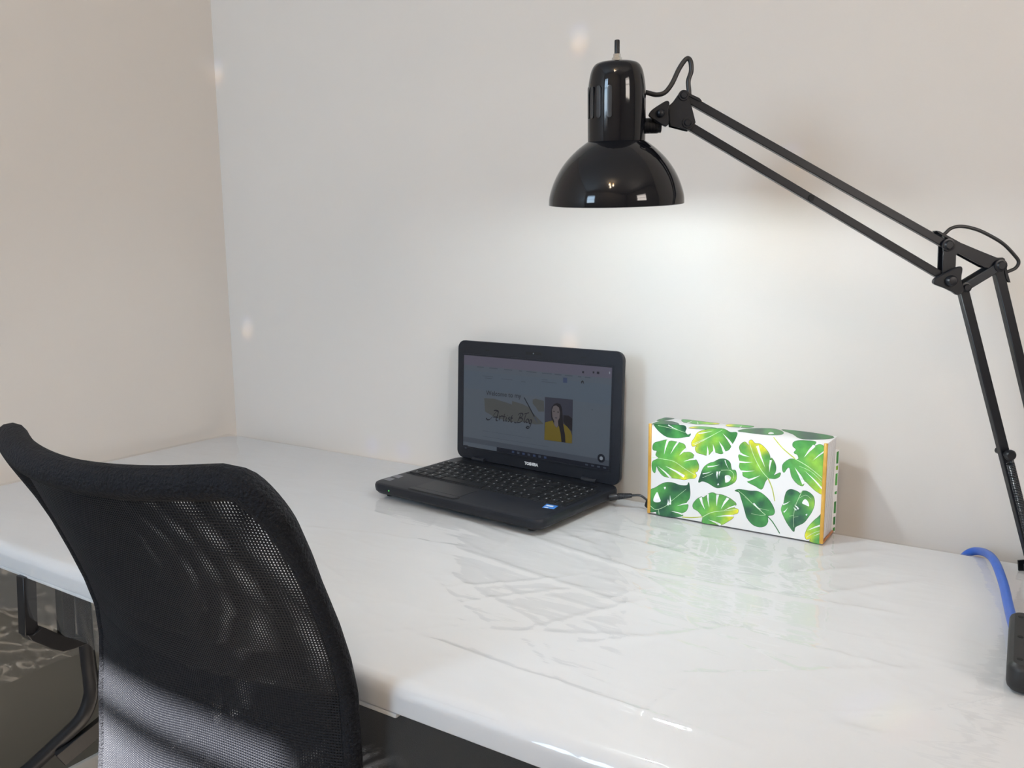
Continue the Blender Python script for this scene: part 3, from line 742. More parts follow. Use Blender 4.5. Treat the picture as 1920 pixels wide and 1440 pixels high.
# ------------------------------------------------------------------ leaf-print box
BL, BH, BD, BR = 0.2787, 0.1504, 0.0616, -0.023
BO = Vector((-0.5317, 1.2358, FZ - 0.0004))
bxo = thing('keepsake_box', 'white box printed with green tropical leaves and gold edges, standing right of the laptop', 'box', BO, BR)
def homog(src, dst):
    A = []
    for (x, y), (u, v) in zip(src, dst):
        A.append([x, y, 1, 0, 0, 0, -u * x, -u * y]); A.append([0, 0, 0, x, y, 1, -v * x, -v * y])
    h = np.linalg.solve(np.array(A, float), np.array([c for d in dst for c in d], float)); h = np.r_[h, 1].reshape(3, 3)
    def f(x, y):
        q = h @ np.array([x, y, 1.0]); return (q[0] / q[2], q[1] / q[2])
    return f
hF = homog([(75, 187), (92, 995), (1655, 345), (1640, 1258)], [(0, BH), (0, 0), (BL, BH), (BL, 0)])
hT = homog([(90, 187), (1665, 340), (1780, 285), (212, 125)], [(0, 0), (BL, 0), (BL, BD), (0, BD)])
hS = homog([(1665, 340), (1655, 1250), (1765, 1165), (1780, 285)], [(0, BH), (0, 0), (BD, 0), (BD, BH)])
body = box('body', 0.0015, BL - 0.0015, 0.003, BD, 0.0025, BH - 0.0012, 'paper_side', bxo, bevel=0.0008)
front = box('front_panel', 0.0, BL, 0.0, 0.0032, 0.0, BH, 'paper', bxo, bevel=0.0012)
topp = box('top_panel', 0.0, BL, 0.0012, BD, BH - 0.0014, BH, 'paper', bxo, bevel=0.0006)
backp = box('back_panel', 0.0, BL + 0.0036, BD - 0.0002, BD + 0.002, 0.0, BH - 0.02, 'paper', bxo, bevel=0.0005)
for x0 in (-0.0012, BL - 0.0040):
    box('gold_edge', x0, x0 + 0.0052, -0.0016, 0.0022, 0.0, BH + 0.0006, 'gold', bxo, bevel=0.0006)
box('gold_base', BL - 0.001, BL + 0.0016, 0.002, BD + 0.001, 0.0, 0.0032, 'copper', bxo, bevel=0.0004)
box('gold_base', -0.0016, 0.001, 0.002, BD + 0.001, 0.0, 0.0032, 'copper', bxo, bevel=0.0004)
# thin grey lattice on the side
def side_pt(y, z): return Vector((BL - 0.0012, y, z))
bml = bmesh.new()
for s in (-1, 1):
    for k in range(-14, 16):
        c = k * 0.0215
        a0, a1 = 0.004, BD - 0.002
        if s > 0: p, q = (a0, c), (a1, c + (a1 - a0) * 1.9)
        else: p, q = (a0, c + (a1 - a0) * 1.9), (a1, c)
        def clip(p, q, lo, hi):
            t0, t1 = 0.0, 1.0; dz = q[1] - p[1]
            ta, tb_ = (lo - p[1]) / dz, (hi - p[1]) / dz
            if ta > tb_: ta, tb_ = tb_, ta
            t0, t1 = max(t0, ta), min(t1, tb_)
            if t1 <= t0: return None
            return ((p[0] + (q[0] - p[0]) * t0, p[1] + dz * t0), (p[0] + (q[0] - p[0]) * t1, p[1] + dz * t1))
        r_ = clip(p, q, 0.005, BH - 0.003)
        if not r_: continue
        (ya, za), (yb, zb) = r_; wd = 0.00035
        vs = [bml.verts.new(side_pt(*w_)) for w_ in ((ya, za - wd * 2), (yb, zb - wd * 2), (yb, zb + wd), (ya, za + wd))]
        bml.faces.new(vs)
me = bpy.data.meshes.new('mesh'); bml.to_mesh(me); bml.free(); link('lattice_print', me, 'lattice', body)

G_DK, G_DK2, G_MID, G_LT, G_LIME, G_YEL, WHT = (srgb(*c) for c in ((28, 74, 58), (52, 120, 62), (74, 152, 76), (92, 172, 80), (146, 200, 70), (232, 226, 50), (242, 243, 246)))
def inside(p, poly):
    x, y = p; c = False; j = len(poly) - 1
    for i in range(len(poly)):
        xi, yi = poly[i]; xj, yj = poly[j]
        if (yi > y) != (yj > y) and x < (xj - xi) * (y - yi) / (yj - yi) + xi: c = not c
        j = i
    return c
def leaf(parent, hm, place, outline, keys, slits=(), holes=(), veins=(), stem=None, edge=G_DK, lim=None, sub=4):
    """printed leaf: outline in close-up coordinates, keys = [(x, y, colour)] blended over it"""
    ol = [(p.x, p.y) for p in spline([(x, y, 0) for x, y in outline], sub, True)]
    V = []; Fc = []; Cc = []
    def colour(x, y):
        ws = 0; c = [0, 0, 0]
        for kx_, ky_, kc in keys:
            w_ = 1.0 / ((x - kx_) ** 2 + (y - ky_) ** 2 + 150.0) ** 1.25
            ws += w_
            for i in range(3): c[i] += w_ * kc[i]
        return tuple(v / ws for v in c)
    def cl(p):
        if lim: return (min(max(p[0], lim[0]), lim[1]), min(max(p[1], lim[2]), lim[3]))
        return p
    def add_poly(poly, h, colf, grid):
        pts = [Vector(cl(p)) for p in poly]
        n = len(pts); edges = [(i, (i + 1) % n) for i in range(n)]
        pp = [tuple(p) for p in pts]
        if grid:
            xs_ = [p[0] for p in pp]; ys_ = [p[1] for p in pp]
            gx = min(xs_) + grid / 2
            while gx < max(xs_):
                gy = min(ys_) + grid / 2
                while gy < max(ys_):
                    if inside((gx, gy), pp): pts.append(Vector((gx, gy)))
                    gy += grid
                gx += grid
        v2, e2, f2, _, _, _ = delaunay_2d_cdt(pts, edges, [], 1, 0.01)
        o = len(V)
        for v in v2:
            V.append(place(*hm(v.x, v.y), h)); Cc.append(colf(v.x, v.y))
        for f in f2: Fc.append(tuple(o + i for i in f))
    def ribbon(path, w0, w1, h, colf):
        P = spline([(x, y, 0) for x, y in path], 5); o = len(V); n = len(P)
        for i, p in enumerate(P):
            t = (P[min(i + 1, n - 1)] - P[max(i - 1, 0)]).normalized(); nn = Vector((-t.y, t.x, 0)); wd = w0 + (w1 - w0) * i / (n - 1)
            for s in (-1, 1):
                q = cl(((p + nn * s * wd).x, (p + nn * s * wd).y)); V.append(place(*hm(*q), h)); Cc.append(colf(p.x, p.y))
        for i in range(n - 1): Fc.append((o + 2 * i, o + 2 * i + 1, o + 2 * i + 3, o + 2 * i + 2))
    cxm = sum(p[0] for p in ol) / len(ol); cym = sum(p[1] for p in ol) / len(ol)
    big = []
    for i, p in enumerate(ol):
        a, b = ol[i - 1], ol[(i + 1) % len(ol)]; t = Vector((b[0] - a[0], b[1] - a[1])).normalized(); nn = Vector((t.y, -t.x))
        if (p[0] - cxm) * nn.x + (p[1] - cym) * nn.y < 0 and False: nn = -nn
        big.append((p[0], p[1], nn))
    area = sum(ol[i - 1][0] * ol[i][1] - ol[i][0] * ol[i - 1][1] for i in range(len(ol)))
    sg = 1 if area > 0 else -1
    add_poly([(x + sg * nn.x * 2.6, y + sg * nn.y * 2.6) for x, y, nn in big], 0.00015, lambda x, y: edge, 0)
    add_poly(ol, 0.00022, colour, 26)
    if stem:
        ribbon(stem[0], stem[1], stem[2], 0.00022, lambda x, y: stem[3])
    for s in slits:
        (ax, ay), (bx, by), wd = s
        d = Vector((bx - ax, by - ay)).normalized(); nn = Vector((-d.y, d.x)); mx_, my_ = ax + (bx - ax) * 0.45, ay + (by - ay) * 0.45
        add_poly([(ax + nn.x * wd, ay + nn.y * wd), (mx_ + nn.x * wd * 0.75 + nn.x * 3, my_ + nn.y * wd * 0.75 + nn.y * 3), (bx, by), (mx_ - nn.x * wd * 0.55 + nn.x * 3, my_ - nn.y * wd * 0.55 + nn.y * 3), (ax - nn.x * wd, ay - nn.y * wd)], 0.00030, lambda x, y: WHT, 0)
    for hpoly in holes:
        add_poly([(p.x, p.y) for p in spline([(x, y, 0) for x, y in hpoly], 4, True)], 0.00030, lambda x, y: WHT, 0)
    for vn in veins:
        path, w0, w1, vc = vn
        ribbon(path, w0, w1, 0.00036, lambda x, y: vc)
    bm = bmesh.new(); vs = [bm.verts.new(v) for v in V]
    for f in Fc:
        if len(set(f)) == len(f):
            try: bm.faces.new([vs[i] for i in f])
            except ValueError: pass
    me = bpy.data.meshes.new('mesh'); bm.to_mesh(me); bm.free()
    at_ = me.color_attributes.new('ink', 'FLOAT_COLOR', 'POINT')
    for i, c in enumerate(Cc): at_.data[i].color = (*c, 1)
    return link('leaf_print', me, 'ink', parent)
pF = lambda u, v, h: Vector((u, -h, v))
pT = lambda u, v, h: Vector((u, v, BH + h))
LF = (104, 1634, 100, 1262)
PALE = srgb(205, 228, 190)
leaf(front, hF, pF, [(118, 192), (165, 190), (240, 192), (330, 195), (385, 200), (400, 225), (392, 255), (415, 282), (440, 270), (430, 295), (400, 300), (330, 312), (240, 305), (180, 270), (135, 225)],
     [(180, 210, G_DK2), (250, 225, G_DK), (330, 280, G_MID), (380, 220, G_DK), (300, 230, G_MID)], slits=[((240, 195), (335, 240), 5)], veins=[([(150, 200), (300, 232), (435, 275)], 2, 1, PALE)], lim=LF)
leaf(front, hF, pF, [(500, 262), (560, 235), (640, 222), (730, 222), (790, 252), (850, 255), (838, 310), (805, 372), (785, 410), (750, 428), (720, 450), (672, 440), (640, 425), (600, 466), (545, 455), (500, 440), (485, 400), (500, 380), (460, 385), (452, 350), (475, 310)],
     [(460, 360, G_YEL), (485, 275, G_YEL), (600, 300, G_LT), (660, 320, G_LIME), (560, 400, G_LT), (720, 400, G_MID), (800, 270, G_DK2), (830, 300, G_DK2), (690, 260, G_LT)],
     slits=[((598, 470), (590, 378), 10), ((655, 452), (640, 362), 12), ((745, 436), (692, 335), 12), ((812, 372), (722, 262), 11), ((478, 372), (690, 250), 2), ((510, 268), (640, 240), 5)],
     veins=[([(462, 365), (600, 300), (720, 232)], 2.5, 1.5, PALE)], lim=LF)
leaf(front, hF, pF, [(110, 400), (122, 362), (170, 345), (232, 330), (250, 345), (275, 340), (330, 350), (385, 368), (400, 402), (385, 440), (440, 440), (475, 465), (470, 490), (500, 512), (522, 560), (515, 608), (492, 625), (505, 650), (490, 676), (440, 680), (400, 692), (340, 682), (280, 675), (215, 660), (170, 610), (150, 570), (138, 632), (114, 600), (114, 530), (165, 500), (140, 470), (148, 432), (118, 425)],
     [(400, 680, G_YEL), (340, 660, G_LIME), (495, 655, G_YEL), (450, 660, G_LIME), (260, 470, G_LT), (350, 480, G_LIME), (160, 390, G_MID), (420, 560, G_LT), (480, 540, G_MID), (140, 580, G_MID), (230, 620, G_MID), (300, 400, G_LT)],
     slits=[((243, 332), (212, 468), 11), ((335, 345), (268, 462), 9), ((412, 408), (345, 472), 12), ((492, 498), (385, 526), 9), ((282, 678), (160, 568), 9), ((398, 662), (228, 568), 12)],
     veins=[([(106, 490), (200, 505), (300, 525), (400, 590), (492, 645)], 2.0, 2.5, PALE)], lim=LF)
leaf(front, hF, pF, [(526, 712), (540, 650), (565, 580), (610, 540), (655, 525), (700, 500), (755, 498), (798, 530), (815, 592), (848, 600), (860, 650), (850, 700), (800, 735), (735, 755), (680, 758), (610, 718), (560, 702)],
     [(560, 660, G_DK), (600, 570, G_LT), (640, 560, G_LT), (720, 540, G_DK), (770, 540, G_DK2), (660, 640, G_DK), (700, 700, G_DK), (840, 680, G_LIME), (800, 720, G_MID), (740, 660, G_DK), (640, 720, G_DK2), (830, 620, G_MID)],
     slits=[((690, 612), (690, 680), 9), ((712, 610), (705, 655), 6), ((560, 635), (640, 612), 5), ((600, 570), (705, 550), 7), ((752, 508), (790, 590), 4)], holes=[[(758, 650), (790, 645), (812, 668), (795, 700), (766, 712), (760, 690)], [(692, 735), (700, 718), (708, 734)]],
     veins=[([(560, 670), (650, 630)], 1.5, 1.5, PALE), ([(720, 600), (800, 600), (835, 640), (825, 690)], 2, 1.2, PALE)], lim=LF)
leaf(front, hF, pF, [(875, 392), (890, 356), (925, 338), (958, 368), (960, 330), (985, 320), (1012, 348), (1060, 355), (1110, 398), (1145, 450), (1158, 510), (1162, 480), (1188, 510), (1206, 560), (1204, 605), (1190, 640), (1246, 614), (1240, 650), (1200, 670), (1142, 668), (1115, 702), (1100, 748), (1080, 768), (1030, 740), (956, 700), (985, 680), (920, 650), (912, 615), (882, 570), (885, 520), (870, 465), (890, 440)],
     [(978, 335, G_YEL), (1085, 380, G_YEL), (1040, 560, G_LIME), (1000, 500, G_LIME), (920, 380, G_MID), (920, 460, G_LT), (940, 560, G_LT), (1060, 720, G_MID), (1120, 480, G_MID), (1195, 560, G_DK2), (1180, 650, G_MID), (1000, 690, G_MID), (960, 640, G_LT)],
     slits=[((868, 436), (972, 476), 11), ((876, 520), (1000, 522), 9), ((888, 606), (1022, 600), 8), ((944, 692), (1072, 642), 11), ((1035, 372), (1112, 572), 12), ((1160, 500), (1150, 612), 10)],
     veins=[([(965, 350), (1010, 470), (1075, 590), (1142, 668)], 2.5, 2.5, PALE)], stem=([(1138, 664), (1180, 760), (1206, 875)], 5, 4, srgb(190, 200, 90)), lim=LF)
leaf(front, hF, pF, [(1355, 335), (1400, 318), (1480, 318), (1556, 328), (1532, 372), (1590, 350), (1634, 385), (1638, 520), (1638, 660), (1638, 800), (1580, 785), (1520, 735), (1470, 690), (1452, 732), (1400, 712), (1350, 650), (1330, 575), (1310, 570), (1280, 612), (1264, 580), (1272, 530), (1330, 488), (1400, 490), (1395, 450), (1362, 430), (1380, 400), (1350, 370)],
     [(1620, 790, G_YEL), (1580, 750, G_LIME), (1520, 480, G_LIME), (1560, 520, G_LIME), (1600, 420, G_LT), (1400, 350, G_MID), (1500, 340, G_MID), (1440, 440, G_LT), (1300, 550, G_MID), (1400, 650, G_MID), (1500, 640, G_LT), (1440, 540, G_LT)],
     slits=[((1542, 362), (1452, 474), 14), ((1634, 415), (1532, 500), 8), ((1460, 712), (1372, 562), 16), ((1630, 760), (1460, 590), 8)],
     veins=[([(1372, 484), (1500, 560), (1634, 668)], 3, 2.5, PALE), ([(1410, 550), (1520, 600), (1620, 690)], 1.5, 1.5, PALE)], stem=([(1176, 292), (1260, 390), (1376, 486)], 4, 5, srgb(205, 212, 80)), lim=LF)
leaf(front, hF, pF, [(104, 795), (150, 765), (195, 735), (240, 718), (300, 720), (365, 742), (425, 742), (440, 716), (454, 800), (450, 860), (425, 900), (442, 925), (425, 975), (378, 1000), (400, 1015), (335, 1032), (230, 1022), (170, 1008), (160, 985), (110, 985), (104, 900)],
     [(150, 800, G_LT), (190, 770, G_MID), (330, 770, G_DK), (420, 770, G_DK), (340, 860, G_DK2), (430, 830, G_DK2), (250, 880, G_DK), (350, 950, G_LT), (410, 940, G_LT), (120, 940, G_DK2), (200, 960, G_DK), (300, 1010, G_DK)],
     slits=[((262, 925), (262, 868), 9), ((282, 918), (278, 832), 9), ((440, 905), (340, 932), 7), ((395, 1005), (290, 978), 7)], holes=[[(165, 806), (185, 850), (198, 890), (160, 900), (134, 885), (142, 845)], [(222, 762), (240, 760), (232, 782)]],
     veins=[([(108, 930), (160, 965), (240, 935), (300, 880), (420, 775)], 2.2, 1.2, PALE), ([(180, 960), (190, 1010)], 1.5, 1.5, PALE)], lim=LF)
leaf(front, hF, pF, [(484, 912), (515, 868), (552, 845), (575, 850), (620, 815), (655, 805), (690, 818), (742, 825), (795, 848), (830, 870), (866, 905), (850, 940), (884, 955), (880, 990), (848, 1000), (842, 1032), (790, 1070), (735, 1098), (650, 1090), (572, 1078), (572, 1028), (530, 975), (490, 950)],
     [(872, 970, G_YEL), (820, 1045, G_YEL), (790, 1060, G_LIME), (650, 960, G_LIME), (600, 950, G_LT), (520, 910, G_MID), (650, 840, G_MID), (780, 880, G_MID), (740, 930, G_LT), (620, 1050, G_MID), (720, 1030, G_LT), (840, 920, G_MID)],
     slits=[((548, 850), (592, 962), 12), ((612, 820), (630, 942), 9), ((700, 822), (694, 930), 12), ((792, 852), (732, 952), 13), ((862, 922), (755, 966), 8), ((735, 1098), (622, 1050), 10), ((848, 1012), (690, 1022), 9)],
     veins=[([(572, 1028), (650, 985), (760, 968), (870, 955)], 3, 2, PALE)], stem=([(392, 1030), (480, 1034), (572, 1026)], 5, 4, srgb(200, 208, 90)), lim=LF)
leaf(front, hF, pF, [(850, 785), (880, 772), (930, 776), (985, 785), (1060, 790), (1130, 838), (1180, 900), (1208, 965), (1195, 1000), (1150, 1012), (1152, 1060), (1130, 1100), (1080, 1112), (1020, 1092), (968, 1035), (948, 980), (930, 920), (908, 855), (888, 800)],
     [(900, 800, G_DK2), (1000, 800, G_DK), (1080, 830, G_MID), (1160, 900, G_DK2), (1180, 980, G_MID), (980, 960, G_DK), (1000, 880, G_MID), (1080, 1080, G_DK2), (1040, 1000, G_DK2), (1120, 1040, G_MID), (1080, 900, G_DK)],
     slits=[((1018, 896), (1092, 962), 7)], veins=[([(880, 782), (950, 840), (1015, 905), (1130, 1002)], 1.5, 2.5, PALE), ([(1060, 940), (1160, 960)], 1, 1, PALE), ([(1000, 990), (1080, 1005), (1130, 1002)], 1, 1.5, PALE), ([(1010, 900), (940, 840)], 1, 1, PALE)],
     stem=([(1130, 1002), (1190, 1060), (1260, 1168)], 5, 4, G_DK2), lim=LF)
leaf(front, hF, pF, [(1286, 895), (1295, 830), (1312, 782), (1350, 765), (1408, 785), (1430, 800), (1452, 778), (1500, 785), (1550, 830), (1560, 900), (1540, 965), (1510, 1015), (1470, 1068), (1398, 1108), (1386, 1150), (1350, 1112), (1310, 1052), (1268, 960), (1275, 915)],
     [(1350, 800, G_DK), (1320, 850, G_DK2), (1400, 850, G_MID), (1500, 800, G_DK2), (1545, 900, G_LIME), (1520, 980, G_MID), (1290, 950, G_LT), (1320, 990, G_LT), (1380, 1050, G_DK), (1440, 1020, G_DK), (1420, 940, G_DK), (1460, 960, G_DK2)],
     slits=[((1282, 905), (1345, 872), 6), ((1290, 975), (1325, 930), 6), ((1420, 945), (1380, 905), 8), ((1400, 955), (1372, 930), 6)], holes=[[(1475, 852), (1505, 880), (1512, 918), (1480, 905), (1450, 888)], [(1484, 992), (1500, 988), (1492, 1005)]],
     veins=[([(1448, 775), (1420, 840), (1390, 920), (1380, 1000), (1384, 1110)], 2.5, 1.2, PALE), ([(1420, 845), (1480, 815), (1530, 850)], 1.5, 1, PALE), ([(1380, 1000), (1340, 1010)], 1, 1, PALE), ([(1380, 1020), (1420, 1010)], 1, 1, PALE)], lim=LF)
leaf(front, hF, pF, [(1492, 1210), (1486, 1175), (1508, 1112), (1556, 1052), (1600, 1012), (1638, 980), (1640, 1120), (1640, 1255), (1530, 1238), (1538, 1215), (1505, 1220)],
     [(1500, 1190, G_YEL), (1530, 1110, G_LIME), (1600, 1060, G_MID), (1620, 1000, G_DK2), (1590, 1160, G_LIME), (1600, 1220, G_MID)], slits=[((1640, 1085), (1500, 1140), 9), ((1640, 1160), (1560, 1190), 4)],
     veins=[([(1500, 1200), (1560, 1160), (1634, 1135)], 3, 2, PALE)], lim=LF)
LTp = (110, 1765, 126, 330)
leaf(topp, hT, pT, [(142, 156), (180, 138), (212, 127), (260, 130), (318, 136), (270, 147), (200, 158)], [(160, 150, G_DK2), (280, 135, G_DK)], sub=3)
leaf(topp, hT, pT, [(118, 190), (150, 172), (200, 162), (270, 162), (340, 172), (390, 190), (385, 206), (280, 200), (180, 192)], [(180, 172, G_DK2), (300, 180, G_DK), (370, 195, G_DK)], sub=3)
leaf(topp, hT, pT, [(398, 148), (470, 150), (560, 160), (660, 172), (790, 186), (720, 194), (640, 190), (560, 190), (480, 178), (430, 172)], [(430, 155, G_MID), (560, 175, G_LT), (680, 182, G_LIME), (780, 187, G_YEL)], slits=[((470, 178), (520, 158), 4), ((580, 190), (560, 165), 4)], sub=3)
leaf(topp, hT, pT, [(500, 224), (580, 212), (690, 218), (770, 228), (700, 236), (600, 232)], [(520, 222, G_YEL), (620, 220, G_LT), (740, 228, G_MID)], sub=3)
leaf(topp, hT, pT, [(850, 200), (900, 192), (990, 198), (1110, 210), (1060, 220), (960, 217), (880, 212)], [(860, 200, G_YEL), (960, 206, G_LT), (1080, 212, G_MID)], slits=[((980, 220), (1000, 204), 4)], sub=3)
leaf(topp, hT, pT, [(962, 250), (1040, 232), (1160, 228), (1290, 232), (1355, 256), (1330, 276), (1220, 278), (1100, 268), (1020, 258)], [(1000, 248, G_DK2), (1150, 245, G_DK), (1300, 245, G_DK2), (1250, 268, G_MID)], holes=[[(1225, 268), (1250, 258), (1275, 268), (1240, 274)]], sub=3)
leaf(topp, hT, pT, [(1345, 238), (1440, 244), (1600, 262), (1745, 288), (1700, 304), (1560, 310), (1470, 302), (1430, 272)], [(1420, 255, G_DK2), (1560, 285, G_DK), (1700, 295, G_DK2)], sub=3)
# printed leaves on the edge strip of the back panel
for (z0, z1, c) in ((0.108, 0.128, G_MID), (0.098, 0.106, G_LIME), (0.074, 0.094, G_LT), (0.060, 0.066, G_MID), (0.030, 0.050, G_MID), (0.012, 0.026, G_DK2), (0.002, 0.009, G_MID)):
    me = mesh([(BL + 0.0005, BD - 0.0004, z0), (BL + 0.0034, BD - 0.0004, z0 + 0.001), (BL + 0.0034, BD - 0.0004, z1), (BL + 0.0005, BD - 0.0004, z1 - 0.002)], [(0, 1, 2, 3)])
    at_ = me.color_attributes.new('ink', 'FLOAT_COLOR', 'POINT')
    for i in range(4): at_.data[i].color = (*c, 1)
    link('leaf_print', me, 'ink', backp)

# ------------------------------------------------------------------ blue extension cord with black outlet block
ec = thing('extension_cord', 'bright blue extension cord coming over the back of the table to a black outlet block', 'extension cord', at_z(1905, 1190, FZ))
ctr = at_z(1925, 1248, FZ)
A0, A1 = at_z(1884, 1296, FZ), at_z(1890, 1186, FZ)
dl = Vector((A1.x - A0.x, A1.y - A0.y, 0)); ol_ = dl.length; dl.normalize(); dr = Vector((dl.y, -dl.x, 0))
OM = Matrix((( dr.x, dl.x, 0, A0.x), (dr.y, dl.y, 0, A0.y), (0, 0, 1, FZ), (0, 0, 0, 1)))
ob = slab('outlet_block', 0, 0.062, 0, ol_, 0.012, [(0.004, 0.0), (0.001, 0.003), (0, 0.007), (0.0, 0.022), (0.0015, 0.0255), (0.005, 0.028)], 'outlet', ec, OM)
for k in range(3):
    yk = 0.018 + k * (ol_ - 0.036) / 2
    for sx in (0.022, 0.036):
        bmo = bmesh.new(); add_box(bmo, sx, sx + 0.0022, yk - 0.004, yk + 0.004, 0.027, 0.0283); bmo.transform(OM); bm_obj('outlet_slot', bmo, 'hole', ob)
    bmo = bmesh.new(); bmesh.ops.create_cone(bmo, cap_ends=True, segments=14, radius1=0.0028, radius2=0.0028, depth=0.0013, matrix=Matrix.Translation((0.0105, yk, 0.0277))); bmo.transform(OM); bm_obj('outlet_slot', bmo, 'hole', ob)
cr = 0.0056
cpts = [Vector((at_z(1790, 1040, 0.60).x, TY1 + 0.018, 0.60)), Vector((at_z(1800, 1040, 0.70).x, TY1 + 0.018, 0.70)), at_y(1812, 1040, TY1 + 0.014), at_y(1838, 1034, TY1 - 0.004), at_z(1862, 1048, FZ + 0.016), at_z(1880, 1090, FZ + 0.012), at_z(1892, 1140, FZ + 0.009), at_z(1902, 1178, FZ + 0.013), at_z(1915, 1205, FZ + 0.013)]
tube('blue_cord', spline(cpts, 8), cr, 'blue', ec, 14)
fix(ec)

# ------------------------------------------------------------------ swing-arm desk lamp
LB = Vector((0.012, 1.268, TZ))
LD = Vector((-0.852, -0.524, 0)).normalized()       # the vertical plane the arms swing in
LN = Vector((0.524, -0.852, 0)).normalized()        # its normal, towards the room
lp = thing('swing_arm_lamp', 'glossy black swing-arm desk lamp with dome shade, clamped to the table edge', 'desk lamp', LB)
def q_(x, y, off=0.0):
    p = at_plane(x, y, LB, LN); return p + LN * off
AW = 0.0098
for (a, b) in (((1283, 182), (1773, 459)), ((1288, 234), (1770, 521))):
    bar('upper_arm', q_(*a), q_(*b), AW, 0.0085, LN, 'arm', lp, 0.0008)
for (a, b) in (((1803, 536), (1936, 1062)), ((1868, 498), (2000, 1052))):
    bar('lower_arm', q_(*a), q_(*b), 0.0115, 0.010, LN, 'arm', lp, 0.0008)
c1 = lambda x, y: (1000 + x / 4.5, 80 + y / 4.5)
c2 = lambda x, y: (1660 + x / 5.538, 380 + y / 5.538)
# head end bracket (two plates), bolts, wing nut
pts = [(1130, 545), (1180, 500), (1235, 420), (1262, 408), (1292, 420), (1330, 560), (1360, 680), (1330, 735), (1300, 745), (1150, 706)]
for off in (0.0055, -0.0075):
    prism('head_bracket', [q_(*c1(*p), off) for p in pts], LN * 0.002, 'arm', lp, 0.0004)
for p in ((1258, 455), (1290, 685)):
    rd = 0.0058
    lathe('bolt', [(0, 0.0035), (0.0035, 0.0035), (0.0045, 0.002), (0.0062, 0.002), (0.0066, 0)], 'arm', lp, 16, Matrix.Translation(q_(*c1(*p), 0.0075)) @ LN.to_track_quat('Z', 'Y').to_matrix().to_4x4())
wn = prism('wing_nut', [q_(*c1(*p), 0.011) for p in [(p.x, p.y) for p in spline([(960, 620, 0), (985, 585, 0), (1050, 540, 0), (1105, 510, 0), (1132, 525, 0), (1122, 600, 0), (1128, 690, 0), (1105, 722, 0), (1080, 715, 0), (1010, 670, 0), (965, 640, 0)], 3, True)]], LN * 0.005, 'arm', lp, 0.0008)
lathe('wing_nut_boss', [(0, 0.006), (0.003, 0.0055), (0.0048, 0.0035), (0.0052, 0)], 'arm', wn, 16, Matrix.Translation(q_(*c1(1055, 615), 0.016)) @ LN.to_track_quat('Z', 'Y').to_matrix().to_4x4())
rod('swivel_stem', q_(*c1(1055, 640), -0.012), q_(*c1(1055, 640), 0.012), 0.008, 'arm', lp)
# head
pr, pt_ = q_(*c1(697, 1365)), q_(*c1(705, 250))
axis = (pt_ - pr).normalized()
tocam = (CAM - pr); tocam.z = 0; tocam.normalize(); side = tocam.cross(Vector((0, 0, 1))).normalized()
axis = Matrix.Rotation(math.radians(-6.0), 3, side) @ axis
if (Matrix.Rotation(math.radians(-6.0), 3, side) @ Vector((0, 0, 1))).dot(tocam) < 0:
    axis = Matrix.Rotation(math.radians(12.0), 3, side) @ axis
k_ = 0.0001525
ex = side.copy(); ex = (ex - axis * ex.dot(axis)).normalized(); ey = axis.cross(ex)
HM = Matrix(((ex.x, ey.x, axis.x, pr.x), (ex.y, ey.y, axis.y, pr.y), (ex.z, ey.z, axis.z, pr.z), (0, 0, 0, 1)))
outer = [(545, 0), (554, 4), (557, 12), (550, 80), (515, 185), (468, 275), (405, 360), (325, 438), (258, 488), (232, 504)]
oo = [(p.x, p.y) for p in spline([(a, b, 0) for a, b in outer], 5)]
prof = [(r * k_, z * k_) for r, z in oo]
inner = [((r - 9) * k_, (z - 4 if z > 60 else z + 1) * k_) for r, z in oo[::-1]]
shade = lathe('shade', prof, 'lamp', lp, 72, HM)
lathe('shade_inside', inner, 'lamp_in', shade, 72, HM)
cap = [(p.x * k_, p.y * k_) for p in spline([(231, 496, 0), (233, 508, 0), (234, 640, 0), (234, 800, 0), (230, 900, 0), (222, 970, 0), (206, 1040, 0), (182, 1085, 0), (150, 1106, 0), (100, 1116, 0), (40, 1118, 0), (0, 1118, 0)], 4)]
capo = lathe('socket_housing', cap, 'lamp', lp, 64, HM)
lathe('seam_ring', [(0.2335 * 0.1525, 0.0745), (0.236 * 0.1525, 0.075), (0.236 * 0.1525, 0.0758), (0.2335 * 0.1525, 0.0763)], 'lamp', capo, 64, HM)
lathe('socket', [(0, 0.10), (0.017, 0.10), (0.018, 0.045), (0, 0.045)], 'lamp_in', lp, 24, HM)
lathe('light_bulb', [(0, 0.020), (0.012, 0.022), (0.020, 0.028), (0.022, 0.036), (0.018, 0.044), (0.013, 0.050)], 'led', lp, 24, HM)
light('lamp_light', 'POINT', HM @ Vector((0, 0, 0.008)), 4.0, (0.84, 0.945, 1.0), shadow_soft_size=0.012)
